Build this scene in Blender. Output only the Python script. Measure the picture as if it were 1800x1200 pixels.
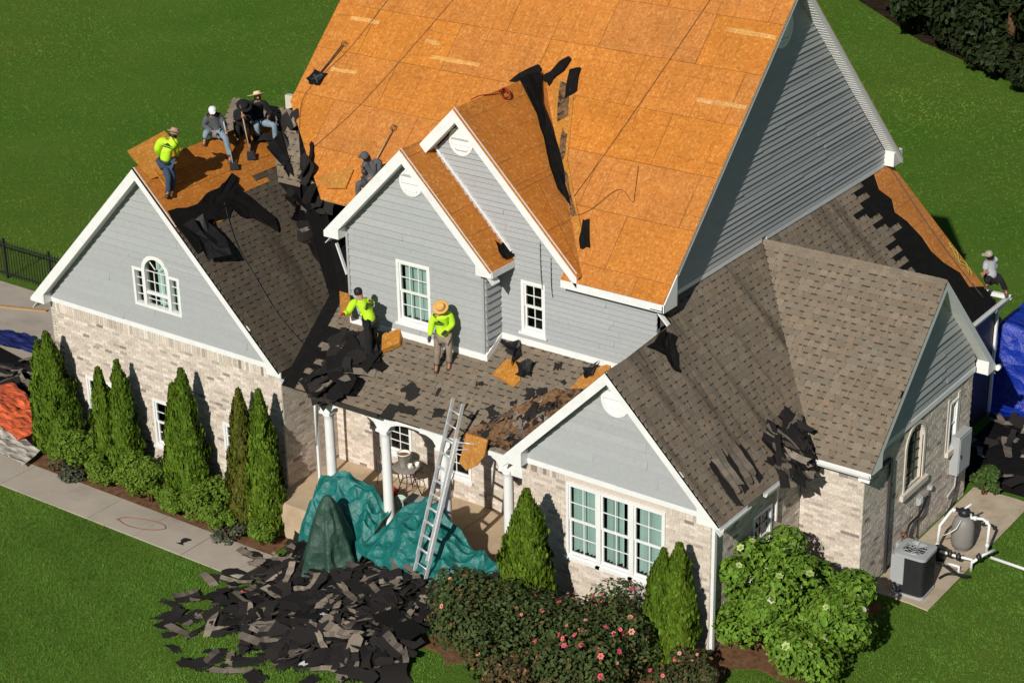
import bpy, bmesh, math, random
from mathutils import Vector, Matrix, noise
random.seed(7)
R = math.radians
for o in list(bpy.data.objects): bpy.data.objects.remove(o)
SC = bpy.context.scene
COL = SC.collection
# ------------------------------------------------------------------ camera, sky, sun, exposure
CAMLOC = Vector((35.5, -29.45, 21.68))
def cam_matrix(yaw, pitch, roll):
    cy, sy, cp, sp = math.cos(yaw), math.sin(yaw), math.cos(pitch), math.sin(pitch)
    f = Vector((-sy*cp, cy*cp, -sp)); r = Vector((cy, sy, 0)); u = r.cross(f)
    cr, sr = math.cos(roll), math.sin(roll)
    r2 = cr*r + sr*u; u2 = -sr*r + cr*u
    m = Matrix((r2, u2, -f)).transposed().to_4x4(); m.translation = CAMLOC
    return m
cd = bpy.data.cameras.new('camera'); cam = bpy.data.objects.new('camera', cd); COL.objects.link(cam)
cam.matrix_world = cam_matrix(R(36.22), R(24.03), R(-1.15))
cd.sensor_width = 36; cd.lens = 36*3471/1800; cd.clip_start = .5; cd.clip_end = 2000
SC.camera = cam
SUNV = Vector((.225, -1, .65)).normalized()          # towards the sun
W = bpy.data.worlds.new('World'); SC.world = W; W.use_nodes = True
nt = W.node_tree; bg = nt.nodes['Background']
sky = nt.nodes.new('ShaderNodeTexSky'); sky.sky_type = 'NISHITA'; sky.sun_disc = False
sky.sun_elevation = math.asin(SUNV.z); sky.sun_rotation = math.atan2(SUNV.x, SUNV.y)
sky.air_density = .8; sky.dust_density = .2; sky.ozone_density = 1; sky.altitude = 300
nt.links.new(sky.outputs[0], bg.inputs[0]); bg.inputs[1].default_value = .05
sl = bpy.data.lights.new('sun', 'SUN'); sl.energy = 4.9; sl.angle = R(.53); sl.color = (1, .955, .88)
sun = bpy.data.objects.new('sun', sl); COL.objects.link(sun); sun.rotation_euler = SUNV.to_track_quat('Z', 'Y').to_euler()
sun.location = (10, -20, 40)
vs = SC.view_settings; vs.view_transform = 'Standard'; vs.look = 'None'; vs.exposure = -.12; vs.gamma = 1; vs.use_curve_mapping = False
SC.render.engine = 'CYCLES'
SC.cycles.max_bounces = 6; SC.cycles.transparent_max_bounces = 8

# ------------------------------------------------------------------ materials
def new_mat(name):
    m = bpy.data.materials.new(name); m.use_nodes = True
    return m, m.node_tree.nodes, m.node_tree.links, m.node_tree.nodes['Principled BSDF']
def lin(c): return tuple(c[:3])+(1,)
def noise_node(N, L, scale, detail=4, coord='Object', rough=.6, vec=None):
    t = N.new('ShaderNodeTexNoise'); t.inputs['Scale'].default_value = scale; t.inputs['Detail'].default_value = detail
    t.inputs['Roughness'].default_value = rough
    if vec is None:
        tc = N.new('ShaderNodeTexCoord'); L.new(tc.outputs[coord], t.inputs['Vector'])
    else: L.new(vec, t.inputs['Vector'])
    return t
def mixc(N, L, fac, a, b, mode='MIX'):
    m = N.new('ShaderNodeMix'); m.data_type = 'RGBA'; m.blend_type = mode
    for s, v in ((m.inputs[0], fac), (m.inputs[6], a), (m.inputs[7], b)):
        if isinstance(v, (int, float)): s.default_value = v
        elif isinstance(v, tuple): s.default_value = lin(v)
        else: L.new(v, s)
    return m.outputs[2]
def ramp(N, L, src, lo, hi, a=0., b=1.):
    m = N.new('ShaderNodeMapRange'); m.inputs[1].default_value = lo; m.inputs[2].default_value = hi
    m.inputs[3].default_value = a; m.inputs[4].default_value = b; L.new(src, m.inputs[0]); return m.outputs[0]
def bump(N, L, bsdf, h, strength=.3, dist=.01):
    b = N.new('ShaderNodeBump'); b.inputs['Strength'].default_value = strength; b.inputs['Distance'].default_value = dist
    L.new(h, b.inputs['Height']); L.new(b.outputs[0], bsdf.inputs['Normal'])
MATS = {}
def mat_plain(name, col, rough=.6, var=.12, scale=6, metal=0, spec=.4, bmp=0, dirt=None, dscale=1.5, darkhi=.75):
    """colour with a little world-space mottling; optional blotches of dirt with a shape of their own"""
    m, N, L, b = new_mat(name)
    g = N.new('ShaderNodeNewGeometry')
    n = noise_node(N, L, scale, 5, vec=g.outputs['Position'])
    v = ramp(N, L, n.outputs[0], .3, .7, 1-var, 1+var)
    hs = N.new('ShaderNodeHueSaturation'); hs.inputs['Color'].default_value = lin(col); L.new(v, hs.inputs['Value'])
    out = hs.outputs[0]
    if dirt:
        d = noise_node(N, L, dscale, 6, vec=g.outputs['Position'], rough=.7)
        out = mixc(N, L, ramp(N, L, d.outputs[0], .5, darkhi), out, dirt)
    L.new(out, b.inputs['Base Color'])
    b.inputs['Roughness'].default_value = rough; b.inputs['Metallic'].default_value = metal; b.inputs['Specular IOR Level'].default_value = spec
    if bmp: bump(N, L, b, noise_node(N, L, scale*4, 4, vec=g.outputs['Position']).outputs[0], .5, bmp)
    MATS[name] = m; return m
def mat_attr(name, rough=.9, var=.25, scale=60, spec=.2, bmp=.003, big=0, bigcol=(.02, .018, .015), bigscale=.6):
    """piece colour from the mesh attribute Col, with granule noise"""
    m, N, L, b = new_mat(name)
    a = N.new('ShaderNodeAttribute'); a.attribute_name = 'Col'
    g = N.new('ShaderNodeNewGeometry')
    n = noise_node(N, L, scale, 3, vec=g.outputs['Position'])
    v = ramp(N, L, n.outputs[0], .3, .7, 1-var, 1+var)
    hs = N.new('ShaderNodeHueSaturation'); L.new(a.outputs['Color'], hs.inputs['Color']); L.new(v, hs.inputs['Value'])
    out = hs.outputs[0]
    if big:
        d = noise_node(N, L, bigscale, 5, vec=g.outputs['Position'], rough=.65)
        out = mixc(N, L, ramp(N, L, d.outputs[0], .52, .8, 0, big), out, bigcol)
    if name == 'shingle':     # dark run-off streaks on the slopes that face right
        mp = N.new('ShaderNodeMapping'); mp.inputs['Scale'].default_value = (.22, 2.1, .22); L.new(g.outputs['Position'], mp.inputs[0])
        st = noise_node(N, L, 1, 4, vec=mp.outputs[0], rough=.55); sn = N.new('ShaderNodeSeparateXYZ'); L.new(g.outputs['True Normal'], sn.inputs[0])
        mk = N.new('ShaderNodeMath'); mk.operation = 'MULTIPLY'; L.new(ramp(N, L, st.outputs[0], .50, .70, 0, .8), mk.inputs[0]); L.new(ramp(N, L, sn.outputs[0], .45, .6), mk.inputs[1])
        out = mixc(N, L, mk.outputs[0], out, (.045, .036, .026))
    L.new(out, b.inputs['Base Color']); b.inputs['Roughness'].default_value = rough; b.inputs['Specular IOR Level'].default_value = spec
    if bmp: bump(N, L, b, n.outputs[0], .6, bmp)
    MATS[name] = m; return m
mat_plain('white_trim', (.78, .78, .76), .45, .04, 3, dirt=(.6, .6, .56), dscale=4, darkhi=1.1)
mat_plain('soffit_white', (.76, .76, .74), .6, .05, 4)
mat_plain('gutter_dark', (.03, .026, .022), .5, .2)
mat_attr('siding', .55, .05, 14, .3, 0, .10, (.30, .30, .29), 1.2)
mat_attr('brick', .9, .22, 34, .15, .004, .15, (.30, .26, .22), .7)
mat_attr('shingle', .92, .35, 75, .12, .002, .35, (.10, .085, .065), .5)
mat_attr('paint_attr', .6, .08, 20, .3, 0)
mat_plain('mortar', (.58, .51, .43), .95, .12, 20, bmp=.004)
mat_plain('siding_plain', (.355, .365, .365), .6, .05)
mat_plain('felt', (.0085, .008, .0078), .9, .3, 5, spec=.1, bmp=.01)
mat_plain('felt_sheen', (.012, .012, .013), .5, .3, 6, spec=.3, bmp=.01)
mat_plain('dark_room', (.01, .01, .011), .9, 0)
mat_plain('concrete', (.41, .355, .29), .9, .08, 1.2, spec=.2, bmp=.002, dirt=(.30, .255, .205), dscale=.9)
mat_plain('concrete_warm', (.50, .38, .25), .85, .10, 1.6, spec=.2, bmp=.002, dirt=(.36, .26, .17), dscale=1.3)
mat_plain('pad_concrete', (.47, .385, .28), .9, .12, 2.5, spec=.2, bmp=.002, dirt=(.28, .21, .14), dscale=1.8)
mat_plain('soil', (.16, .085, .045), 1, .4, 7, spec=.05, bmp=.03)
mat_plain('aluminium', (.72, .73, .74), .4, .08, 12, metal=.45)
mat_plain('steel_dark', (.05, .05, .055), .5, .2, 12, metal=.3)
mat_plain('black_plastic', (.015, .015, .016), .45, .15)
mat_plain('pvc_white', (.75, .75, .73), .4, .06, 8)
mat_plain('wood_raw', (.50, .30, .13), .8, .25, 9)
mat_plain('wood_handle', (.42, .27, .13), .6, .2, 12)
def mat_osb(name, tint=(1, 1, 1)):
    m, N, L, b = new_mat(name)
    g = N.new('ShaderNodeNewGeometry'); oi = N.new('ShaderNodeObjectInfo')
    ad = N.new('ShaderNodeVectorMath'); ad.operation = 'ADD'; L.new(g.outputs['Position'], ad.inputs[0])
    sc = N.new('ShaderNodeVectorMath'); sc.operation = 'SCALE'; sc.inputs[3].default_value = 13
    cx = N.new('ShaderNodeCombineXYZ')
    for i in range(3): L.new(oi.outputs['Random'], cx.inputs[i])
    L.new(cx.outputs[0], sc.inputs[0]); L.new(sc.outputs[0], ad.inputs[1])
    def flakes(rot, s):
        mp = N.new('ShaderNodeMapping'); mp.inputs['Rotation'].default_value = rot; mp.inputs['Scale'].default_value = s
        L.new(ad.outputs[0], mp.inputs[0])
        v = N.new('ShaderNodeTexVoronoi'); v.inputs['Scale'].default_value = 1; L.new(mp.outputs[0], v.inputs['Vector']); return v
    v1 = flakes((.8, .2, .5), (14, 36, 20)); v2 = flakes((.8, .4, -.9), (30, 13, 20))
    base = (.51*tint[0], .184*tint[1], .031*tint[2]); dk = (.39*tint[0], .124*tint[1], .018*tint[2]); lt = (.60*tint[0], .27*tint[1], .065*tint[2])
    sp = N.new('ShaderNodeSeparateColor'); L.new(v1.outputs['Color'], sp.inputs[0])
    sp2 = N.new('ShaderNodeSeparateColor'); L.new(v2.outputs['Color'], sp2.inputs[0])
    c = mixc(N, L, ramp(N, L, sp.outputs[0], .45, 1, 0, .8), base, dk)
    c = mixc(N, L, ramp(N, L, sp2.outputs[1], .72, 1, 0, .9), c, lt)
    n = noise_node(N, L, .9, 4, vec=ad.outputs[0]); 
    hs = N.new('ShaderNodeHueSaturation'); L.new(c, hs.inputs['Color'])
    pv = N.new('ShaderNodeMath'); pv.operation = 'MULTIPLY'; L.new(ramp(N, L, n.outputs[0], .25, .75, .84, 1.12), pv.inputs[0]); L.new(ramp(N, L, oi.outputs['Random'], 0, 1, .95, 1.04), pv.inputs[1]); L.new(pv.outputs[0], hs.inputs['Value'])
    L.new(ramp(N, L, oi.outputs['Random'], 0, 1, .98, 1.02), hs.inputs['Saturation'])
    # weathered grey blotches
    n2 = noise_node(N, L, .55, 6, vec=g.outputs['Position'], rough=.75)
    c = mixc(N, L, ramp(N, L, n2.outputs[0], .62, .85, 0, .45), hs.outputs[0], (.27, .14, .055))
    n3 = noise_node(N, L, 2.2, 3, vec=ad.outputs[0], rough=.5)
    c = mixc(N, L, ramp(N, L, n3.outputs[0], .70, .78, 0, .25), c, (.62, .34, .12))
    sx = N.new('ShaderNodeSeparateXYZ'); L.new(g.outputs['Position'], sx.inputs[0])
    n4 = noise_node(N, L, 1.7, 3, vec=g.outputs['Position'])
    for ax, per, amt in ((0, .406, .5), (2, .43, .28)):
        ml = N.new('ShaderNodeMath'); ml.operation = 'MULTIPLY_ADD'; L.new(n4.outputs[0], ml.inputs[0]); ml.inputs[1].default_value = .05; L.new(sx.outputs[ax], ml.inputs[2])
        pp = N.new('ShaderNodeMath'); pp.operation = 'PINGPONG'; pp.inputs[1].default_value = per/2; L.new(ml.outputs[0], pp.inputs[0])
        mk = N.new('ShaderNodeMath'); mk.operation = 'MULTIPLY'; L.new(ramp(N, L, pp.outputs[0], .004, .014, 1, 0), mk.inputs[0]); L.new(ramp(N, L, n4.outputs[0], .42, .6, 0, amt), mk.inputs[1])
        c = mixc(N, L, mk.outputs[0], c, (.16, .055, .02))
    L.new(c, b.inputs['Base Color']); b.inputs['Roughness'].default_value = .75; b.inputs['Specular IOR Level'].default_value = .25
    bump(N, L, b, v1.outputs['Distance'], .4, .004)
    MATS[name] = m
mat_osb('osb'); mat_osb('osb_pale', (.86, 1.02, 1.1))
def mat_glass():
    m, N, L, b = new_mat('glass'); N.remove(b)
    t = N.new('ShaderNodeBsdfTransparent'); t.inputs[0].default_value = (.82, .88, .86, 1)
    g = N.new('ShaderNodeBsdfGlossy'); g.inputs['Roughness'].default_value = .02
    fr = N.new('ShaderNodeFresnel'); fr.inputs[0].default_value = 1.5
    mx = N.new('ShaderNodeMixShader'); L.new(fr.outputs[0], mx.inputs[0]); L.new(t.outputs[0], mx.inputs[1]); L.new(g.outputs[0], mx.inputs[2])
    L.new(mx.outputs[0], N['Material Output'].inputs[0]); MATS['glass'] = m
mat_glass()
mat_plain('curtain', (.46, .58, .54), .8, .06, 3)
mat_plain('green_glass', (.012, .06, .022), .1, .3, 3, spec=.6)
mat_plain('cast_stone', (.60, .54, .45), .9, .1, 6)

# ------------------------------------------------------------------ mesh helpers
class MB:
    def __init__(s): s.v = []; s.f = []; s.c = []; s.sm = []
    def face(s, pts, col=None, smooth=False):
        n = len(s.v); s.v += [tuple(p) for p in pts]; s.f.append(tuple(range(n, n+len(pts)))); s.c.append(col); s.sm.append(smooth)
    def box(s, x0, x1, y0, y1, z0, z1, col=None, skip=''):
        a = [Vector((x, y, z)) for x in (x0, x1) for y in (y0, y1) for z in (z0, z1)]
        s.hexa(a, col)
    def hexa(s, a, col=None):   # corner order: x,y,z bits
        n = len(s.v); s.v += [tuple(p) for p in a]
        for q in ((0, 1, 3, 2), (4, 6, 7, 5), (0, 4, 5, 1), (2, 3, 7, 6), (0, 2, 6, 4), (1, 5, 7, 3)):
            s.f.append(tuple(n+i for i in q)); s.c.append(col); s.sm.append(False)
    def prism(s, poly, d, col=None):   # poly: 3D points, extruded by d
        d = Vector(d); a = [Vector(p) for p in poly]; b = [p+d for p in a]; k = len(a)
        s.face(a, col); s.face(b[::-1], col)
        for i in range(k): s.face([a[i], b[i], b[(i+1) % k], a[(i+1) % k]], col)
    def bar(s, a, b, w, h=None, up=(0, 0, 1), col=None):
        a, b = Vector(a), Vector(b); h = h or w; d = (b-a).normalized(); up = Vector(up)
        if abs(d.dot(up)) > .99: up = Vector((1, 0, 0))
        x = d.cross(up).normalized(); y = x.cross(d)
        s.hexa([p+x*i*w/2+y*j*h/2 for p in (a, b) for i in (-1, 1) for j in (-1, 1)], col)
    def tube(s, pts, r, n=8, col=None, cap=True):
        pts = [Vector(p) for p in pts]; rings = []
        rr = r if isinstance(r, (list, tuple)) else [r]*len(pts)
        px = None
        for i, p in enumerate(pts):
            d = (pts[min(i+1, len(pts)-1)]-pts[max(i-1, 0)])
            d = d.normalized() if d.length > 1e-6 else Vector((0, 0, 1))
            if px is None: px = d.orthogonal().normalized()
            px = (px-d*px.dot(d))
            px = px.normalized() if px.length > 1e-5 else d.orthogonal().normalized()
            y = d.cross(px); b = len(s.v)
            s.v += [tuple(p+(px*math.cos(t*2*math.pi/n)+y*math.sin(t*2*math.pi/n))*rr[i]) for t in range(n)]; rings.append(b)
        for a, b in zip(rings, rings[1:]):
            for t in range(n):
                s.f.append((a+t, a+(t+1) % n, b+(t+1) % n, b+t)); s.c.append(col); s.sm.append(True)
        if cap:
            s.f.append(tuple(rings[0]+t for t in range(n))[::-1]); s.c.append(col); s.sm.append(False)
            s.f.append(tuple(rings[-1]+t for t in range(n))); s.c.append(col); s.sm.append(False)
    def lathe(s, c, prof, n=16, col=None, axis='z', cap=True):
        c = Vector(c); rings = []
        for rad, z in prof:
            b = len(s.v)
            for t in range(n):
                q = t*2*math.pi/n; s.v.append(tuple(c+Vector((rad*math.cos(q), rad*math.sin(q), z))))
            rings.append(b)
        for a, b in zip(rings, rings[1:]):
            for t in range(n): s.f.append((a+t, a+(t+1) % n, b+(t+1) % n, b+t)); s.c.append(col); s.sm.append(True)
        if cap:
            for q, rev in ((rings[0], True), (rings[-1], False)):
                f = tuple(q+t for t in range(n)); s.f.append(f[::-1] if rev else f); s.c.append(col); s.sm.append(False)
    def mesh(s, name):
        me = bpy.data.meshes.new(name); me.from_pydata(s.v, [], s.f)
        if any(c is not None for c in s.c):
            at = me.color_attributes.new('Col', 'FLOAT_COLOR', 'CORNER'); buf = []
            for f, c in zip(s.f, s.c): buf += list((c or (.5, .5, .5))[:3]+(1.,))*len(f)
            at.data.foreach_set('color', buf)
        me.polygons.foreach_set('use_smooth', s.sm); me.update(); return me
    def build(s, name, mat, parent=None, loc=None):
        return link(name, s.mesh(name), mat, parent, loc)
def link(name, me, mat=None, parent=None, loc=None):
    if mat is not None and not me.materials: me.materials.append(MATS[mat] if isinstance(mat, str) else mat)
    o = bpy.data.objects.new(name, me); COL.objects.link(o)
    if parent is not None: o.parent = parent
    if loc is not None: o.location = loc
    return o
def tag(o, label=None, cat=None, group=None, kind=None):
    if label: o['label'] = label
    if cat: o['category'] = cat
    if group: o['group'] = group
    if kind: o['kind'] = kind
    return o
def empty(name, loc, label=None, cat=None, group=None, rz=0):
    o = bpy.data.objects.new(name, None); COL.objects.link(o); o.location = loc; o.rotation_euler = (0, 0, rz); o.empty_display_size = .2
    return tag(o, label, cat, group)
class Fr:
    """a plane: origin o, axis u along, axis v up the plane, n outward"""
    def __init__(s, o, u, v):
        s.o = Vector(o); s.u = Vector(u).normalized(); s.v = Vector(v).normalized(); s.n = s.u.cross(s.v).normalized()
    def p(s, a, b, c=0.): return s.o+s.u*a+s.v*b+s.n*c
    def uv(s, w): d = Vector(w)-s.o; return (d.dot(s.u), d.dot(s.v))
    def mat(s, a, b, c=0.):
        m = Matrix((s.u, s.v, s.n)).transposed().to_4x4(); m.translation = s.p(a, b, c); return m
    def box(s, mb, a0, a1, b0, b1, c0, c1, col=None):
        mb.hexa([s.p(a, b, c) for a in (a0, a1) for b in (b0, b1) for c in (c0, c1)], col)
def front(Y): return Fr((0, Y, 0), (1, 0, 0), (0, 0, 1))        # n = -Y
def side(X): return Fr((X, 0, 0), (0, 1, 0), (0, 0, 1))         # n = +X
def span(poly, v):
    xs = []
    for (a, b), (c, d) in zip(poly, poly[1:]+poly[:1]):
        if (b <= v < d) or (d <= v < b): xs.append(a+(v-b)/(d-b)*(c-a))
    return (min(xs), max(xs)) if len(xs) > 1 else None
def rect_hole(a0, a1, b0, b1):
    def h(v0, v1): return (a0, a1) if v1 > b0+.01 and v0 < b1-.01 else None
    h.cuts = (b0, b1); return h
def arch_hole(c, r, b0, spring):
    def h(v0, v1):
        if v1 <= b0+.01 or v0 >= spring+r-.01: return None
        m = max((v0+v1)/2, spring); q = r*r-(m-spring)**2
        w = math.sqrt(max(q, 0)) if m > spring else r
        return (c-w, c+w)
    h.cuts = (b0, spring)+tuple(spring+r*t for t in (.35, .6, .8, .92, 1)); return h
def trapz(poly, holes, v0, v1):
    """pieces (a0,b0,a1,b1) of the slab v0..v1 of a convex polygon minus the holes; a0,b0 at v0 and a1,b1 at v1"""
    e = (v1-v0)*1e-3; lo = span(poly, v0+e); hi = span(poly, v1-e)
    if lo is None and hi is None: return []
    if lo is None or hi is None:
        m = span(poly, (v0+v1)/2)
        if m is None: return []
        lo = lo or m; hi = hi or m
    ps = [(lo[0], lo[1], hi[0], hi[1])]
    for h in holes:
        r = h(v0, v1)
        if not r: continue
        out = []
        for a0, b0, a1, b1 in ps:
            if min(a0, a1) < r[0]: out.append((min(a0, r[0]), min(b0, r[0]), min(a1, r[0]), min(b1, r[0])))
            if max(b0, b1) > r[1]: out.append((max(a0, r[1]), max(b0, r[1]), max(a1, r[1]), max(b1, r[1])))
        ps = out
    return [p for p in ps if max(p[1]-p[0], p[3]-p[2]) > .02]
def sheet(name, fr, poly, holes, mat, parent, c=0., back=.12):
    cuts = sorted(set([round(b, 4) for _, b in poly]+[round(x, 4) for h in holes for x in h.cuts]))
    vmin, vmax = min(b for _, b in poly), max(b for _, b in poly)
    cuts = [x for x in cuts if vmin <= x <= vmax]
    mb = MB()
    for v0, v1 in zip(cuts, cuts[1:]):
        for a0, b0, a1, b1 in trapz(poly, holes, v0, v1):
            mb.prism([fr.p(a0, v0, c), fr.p(b0, v0, c), fr.p(b1, v1, c), fr.p(a1, v1, c)], fr.n*-back)
    return mb.build(name, mat, parent)
def jit(c, d): k = 1+random.uniform(-d, d); return tuple(max(0, x*k*(1+random.uniform(-d, d)*.25)) for x in c)

def siding(wall, fr, poly, holes, expo, base, maxlen=3.7, t=.042):
    vmin, vmax = min(b for _, b in poly), max(b for _, b in poly); v = vmin; k = 0
    while v < vmax-.01:
        v1 = min(v+expo, vmax)
        subs = sorted(set([v, v1]+[c for h in holes for c in h.cuts if v+.008 < c < v1-.008]))
        for sv, sv1, (a0, b0, a1, b1) in [(p_, q_, tz) for p_, q_ in zip(subs, subs[1:]) for tz in trapz(poly, holes, p_, q_)]:
            lo, hi = min(a0, a1), max(b0, b1); cuts = [lo]
            x = lo+maxlen*random.uniform(.35, 1)
            while x < hi-.3: cuts.append(x); x += maxlen
            cuts.append(hi)
            for s, e in zip(cuts, cuts[1:]):
                e2 = e-.003
                q0, q1, q2, q3 = [min(max(z, s), e2) for z in (a0, b0, b1, a1)]
                mb = MB(); col = jit(base, .03); tt = t*random.uniform(.72, 1.25); tk = lambda y: tt+(.003-tt)*(y-v)/expo
                A = [fr.p(q0, sv, tk(sv)), fr.p(q1, sv, tk(sv)), fr.p(q2, sv1, tk(sv1)), fr.p(q3, sv1, tk(sv1))]
                B = [fr.p(q0, sv, 0), fr.p(q1, sv, 0)]
                mb.face(A, col); mb.face([B[0], B[1], A[1], A[0]], tuple(x*.8 for x in col))  # butt face coloured darker to strengthen the lap shadow line
                mb.face([B[1], fr.p(q2, sv1, 0), A[2], A[1]], col); mb.face([fr.p(q3, sv1, 0), B[0], A[0], A[3]], col)
                mb.build('siding_board', 'siding', wall)
        v = v1; k += 1

# bricks and shingles are collected from every wall and slope, then the 300 that show largest become objects
BRICKS = []; SHINGLES = []
BCOL = [((.58, .505, .42), 12), ((.63, .555, .47), 10), ((.54, .465, .39), 9), ((.66, .595, .515), 6), ((.49, .42, .355), 5), ((.40, .34, .29), 2.2), ((.25, .21, .185), .8)]
BP = [c for c, w in BCOL for _ in range(int(w*10))]
def brickwork(wall, fr, poly, holes, soldier=None, pitch=.0765):
    vmin, vmax = min(b for _, b in poly), max(b for _, b in poly); v = vmin; k = 0
    while v < vmax-.02:
        h = pitch; sold = soldier and v+pitch > soldier-1e-4
        if sold: h = vmax-v
        for a0, b0, a1, b1 in trapz(poly, holes, v, min(v+h, vmax)):
            lo, hi = max(a0, a1), min(b0, b1)
            L = pitch if sold else .213
            x = lo-(L/2 if k % 2 and not sold else 0)
            while x < hi:
                s, e = max(x, lo)+.0045, min(x+L, hi)-.0045
                if e-s > .03: BRICKS.append((wall, fr, s, e, v+.004, v+h-.006, random.uniform(.006, .011), random.choice(BP)))
                x += L
        v += h; k += 1
SHV = []
DARK = {'left_wing_roof': .50}          # the left wing carries older, dirtier shingles
def shingle_geo(L0, L1, a_lo, a_hi, b_lo, b_hi, e, mb, place, rnd, dk=1.):
    """one laminated strip: clipped between lower edge a_lo..b_lo and upper edge a_hi..b_hi"""
    tone = rnd.uniform(.93, 1.07); warm = rnd.uniform(-.03, .03)
    base = (.196*tone*(1+warm)*dk, .158*tone*dk, .116*tone*(1-warm)*dk)
    cl = lambda x, lo, hi: min(max(x, lo), hi)
    def q(x, y, n):
        t = y/e; lo = a_lo+(a_hi-a_lo)*t; hi = b_lo+(b_hi-b_lo)*t
        return place(cl(x, lo, hi), y, n)
    zt = lambda y: .013-.008*y/e
    mb.face([q(L0, 0, zt(0)), q(L1, 0, zt(0)), q(L1, e*.76, zt(e*.76)), q(L0, e*.76, zt(e*.76))], tuple(c*.95 for c in base))
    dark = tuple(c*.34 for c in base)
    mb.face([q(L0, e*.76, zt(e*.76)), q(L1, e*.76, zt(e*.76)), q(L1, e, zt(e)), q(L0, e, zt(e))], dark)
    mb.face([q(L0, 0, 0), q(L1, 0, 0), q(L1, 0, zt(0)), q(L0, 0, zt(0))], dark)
    x = L0+rnd.uniform(0, .06)
    while x < L1-.03:
        w = rnd.uniform(.11, .26); x2 = min(x+w, L1)
        t = rnd.uniform(.87, 1.12); c = tuple(k*t for k in base)
        if rnd.random() < .05: c = (c[0]*1.08, c[1]*.98, c[2]*.93)
        d = .0055
        p = [q(x+.003, 0, zt(0)+d), q(x2-.003, 0, zt(0)+d), q(x2-.012, e, zt(e)+d), q(x+.012, e, zt(e)+d)]
        lo = [q(x+.003, 0, 0), q(x2-.003, 0, 0), q(x2-.012, e, 0), q(x+.012, e, 0)]
        mb.face(p, c); mb.face([lo[0], lo[1], p[1], p[0]], tuple(k*.7 for k in c))
        mb.face([lo[1], lo[2], p[2], p[1]], c); mb.face([lo[3], lo[0], p[0], p[3]], c)
        x = x2+(rnd.uniform(.05, .13) if rnd.random() < .8 else 0)
EXP = .145; SL = 1.0
for i in range(18):
    mb = MB(); shingle_geo(0, SL-.004, 0, 0, SL, SL, EXP+.004, mb, lambda x, y, n: (x, y, n), random.Random(100+i))
    me = mb.mesh('shingle'); me.materials.append(MATS['shingle']); SHV.append(me)
def shingle_field(deck, fr, poly, skip=None, holes=()):
    vmin, vmax = min(b for _, b in poly), max(b for _, b in poly); v = vmin; k = 0
    while v < vmax-.02:
        v1 = min(v+EXP, vmax)
        for a0, b0, a1, b1 in trapz(poly, holes, v, v1):
            lo, hi = min(a0, a1), max(b0, b1); x = lo-((k*.37) % 1)*SL
            while x < hi:
                s, e = max(x, lo), min(x+SL-.004, hi)
                if e-s > .04 and not (skip and skip((s+e)/2, (v+v1)/2)):
                    full = x >= max(a0, a1)-1e-4 and x+SL-.004 <= min(b0, b1)+1e-4 and v1-v > EXP-1e-3
                    SHINGLES.append((deck, fr, s, e, v, v1, (a0, b0, a1, b1), full))
                x += SL
        v = v1; k += 1
def finish_pieces():
    def score(fr, a, b):
        p = fr.p(a, b); d = CAMLOC-p; return max(0, fr.n.dot(d.normalized()))/d.length_squared
    # bricks: alike full bricks share one unit mesh per tone
    order = sorted(range(len(BRICKS)), key=lambda i: -score(BRICKS[i][1], BRICKS[i][2], BRICKS[i][4])*((BRICKS[i][3]-BRICKS[i][2]) > .19))
    own = set(order[:300]); cache = {}; rest = {}
    for i, (wall, fr, s, e, v0, v1, pr, col) in enumerate(BRICKS):
        if i in own:
            key = (round(e-s, 3), round(v1-v0, 3), col)
            if key not in cache:
                mb = MB(); w, h = key[0], key[1]; c = col
                for f in (((0, 0, 1), (w, 0, 1), (w, h, 1), (0, h, 1)), ((0, 0, 0), (w, 0, 0), (w, 0, 1), (0, 0, 1)), ((w, 0, 0), (w, h, 0), (w, h, 1), (w, 0, 1)),
                          ((w, h, 0), (0, h, 0), (0, h, 1), (w, h, 1)), ((0, h, 0), (0, 0, 0), (0, 0, 1), (0, h, 1))): mb.face([(x, y, z*.01) for x, y, z in f], c)
                cache[key] = mb.mesh('brick')
            o = link('brick', cache[key], 'brick', wall); o.matrix_local = fr.mat(s, v0, pr-.010)
        else:
            mb = rest.setdefault(wall.name, (wall, MB()))[1]; c = jit(col, .10)
            A = [(s, v0), (e, v0), (e, v1), (s, v1)]; T = [fr.p(a, b, pr) for a, b in A]; B = [fr.p(a, b, 0) for a, b in A]
            mb.face(T, c)
            for q in range(4): mb.face([B[q], B[(q+1) % 4], T[(q+1) % 4], T[q]], c)
    for wall, mb in rest.values(): tag(mb.build('brickwork', 'brick', wall), kind='stuff')
    order = sorted([i for i in range(len(SHINGLES)) if SHINGLES[i][7] and SHINGLES[i][0].name not in DARK], key=lambda i: -score(SHINGLES[i][1], SHINGLES[i][2], SHINGLES[i][4]))
    own = set(order[:300]); rest = {}
    for i, (deck, fr, s, e, v0, v1, q, full) in enumerate(SHINGLES):
        if i in own:
            o = link('shingle', random.choice(SHV), None, deck); o.matrix_local = fr.mat(s, v0, 0)
        else:
            mb = rest.setdefault(deck.name, (deck, MB()))[1]
            shingle_geo(s, e, q[0], q[2], q[1], q[3], v1-v0+.004, mb, lambda x, y, n, fr=fr, v0=v0: fr.p(x, y+v0, n), random, DARK.get(deck.name, 1.))
    for deck, mb in rest.values(): tag(mb.build('shingle_field', 'shingle', deck), kind='stuff')

# ------------------------------------------------------------------ terrain
def gz(x, y):
    t = min(max((x-8)/5.5, 0), 1); t = t*t*(3-2*t); return -.8+.8*t
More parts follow.
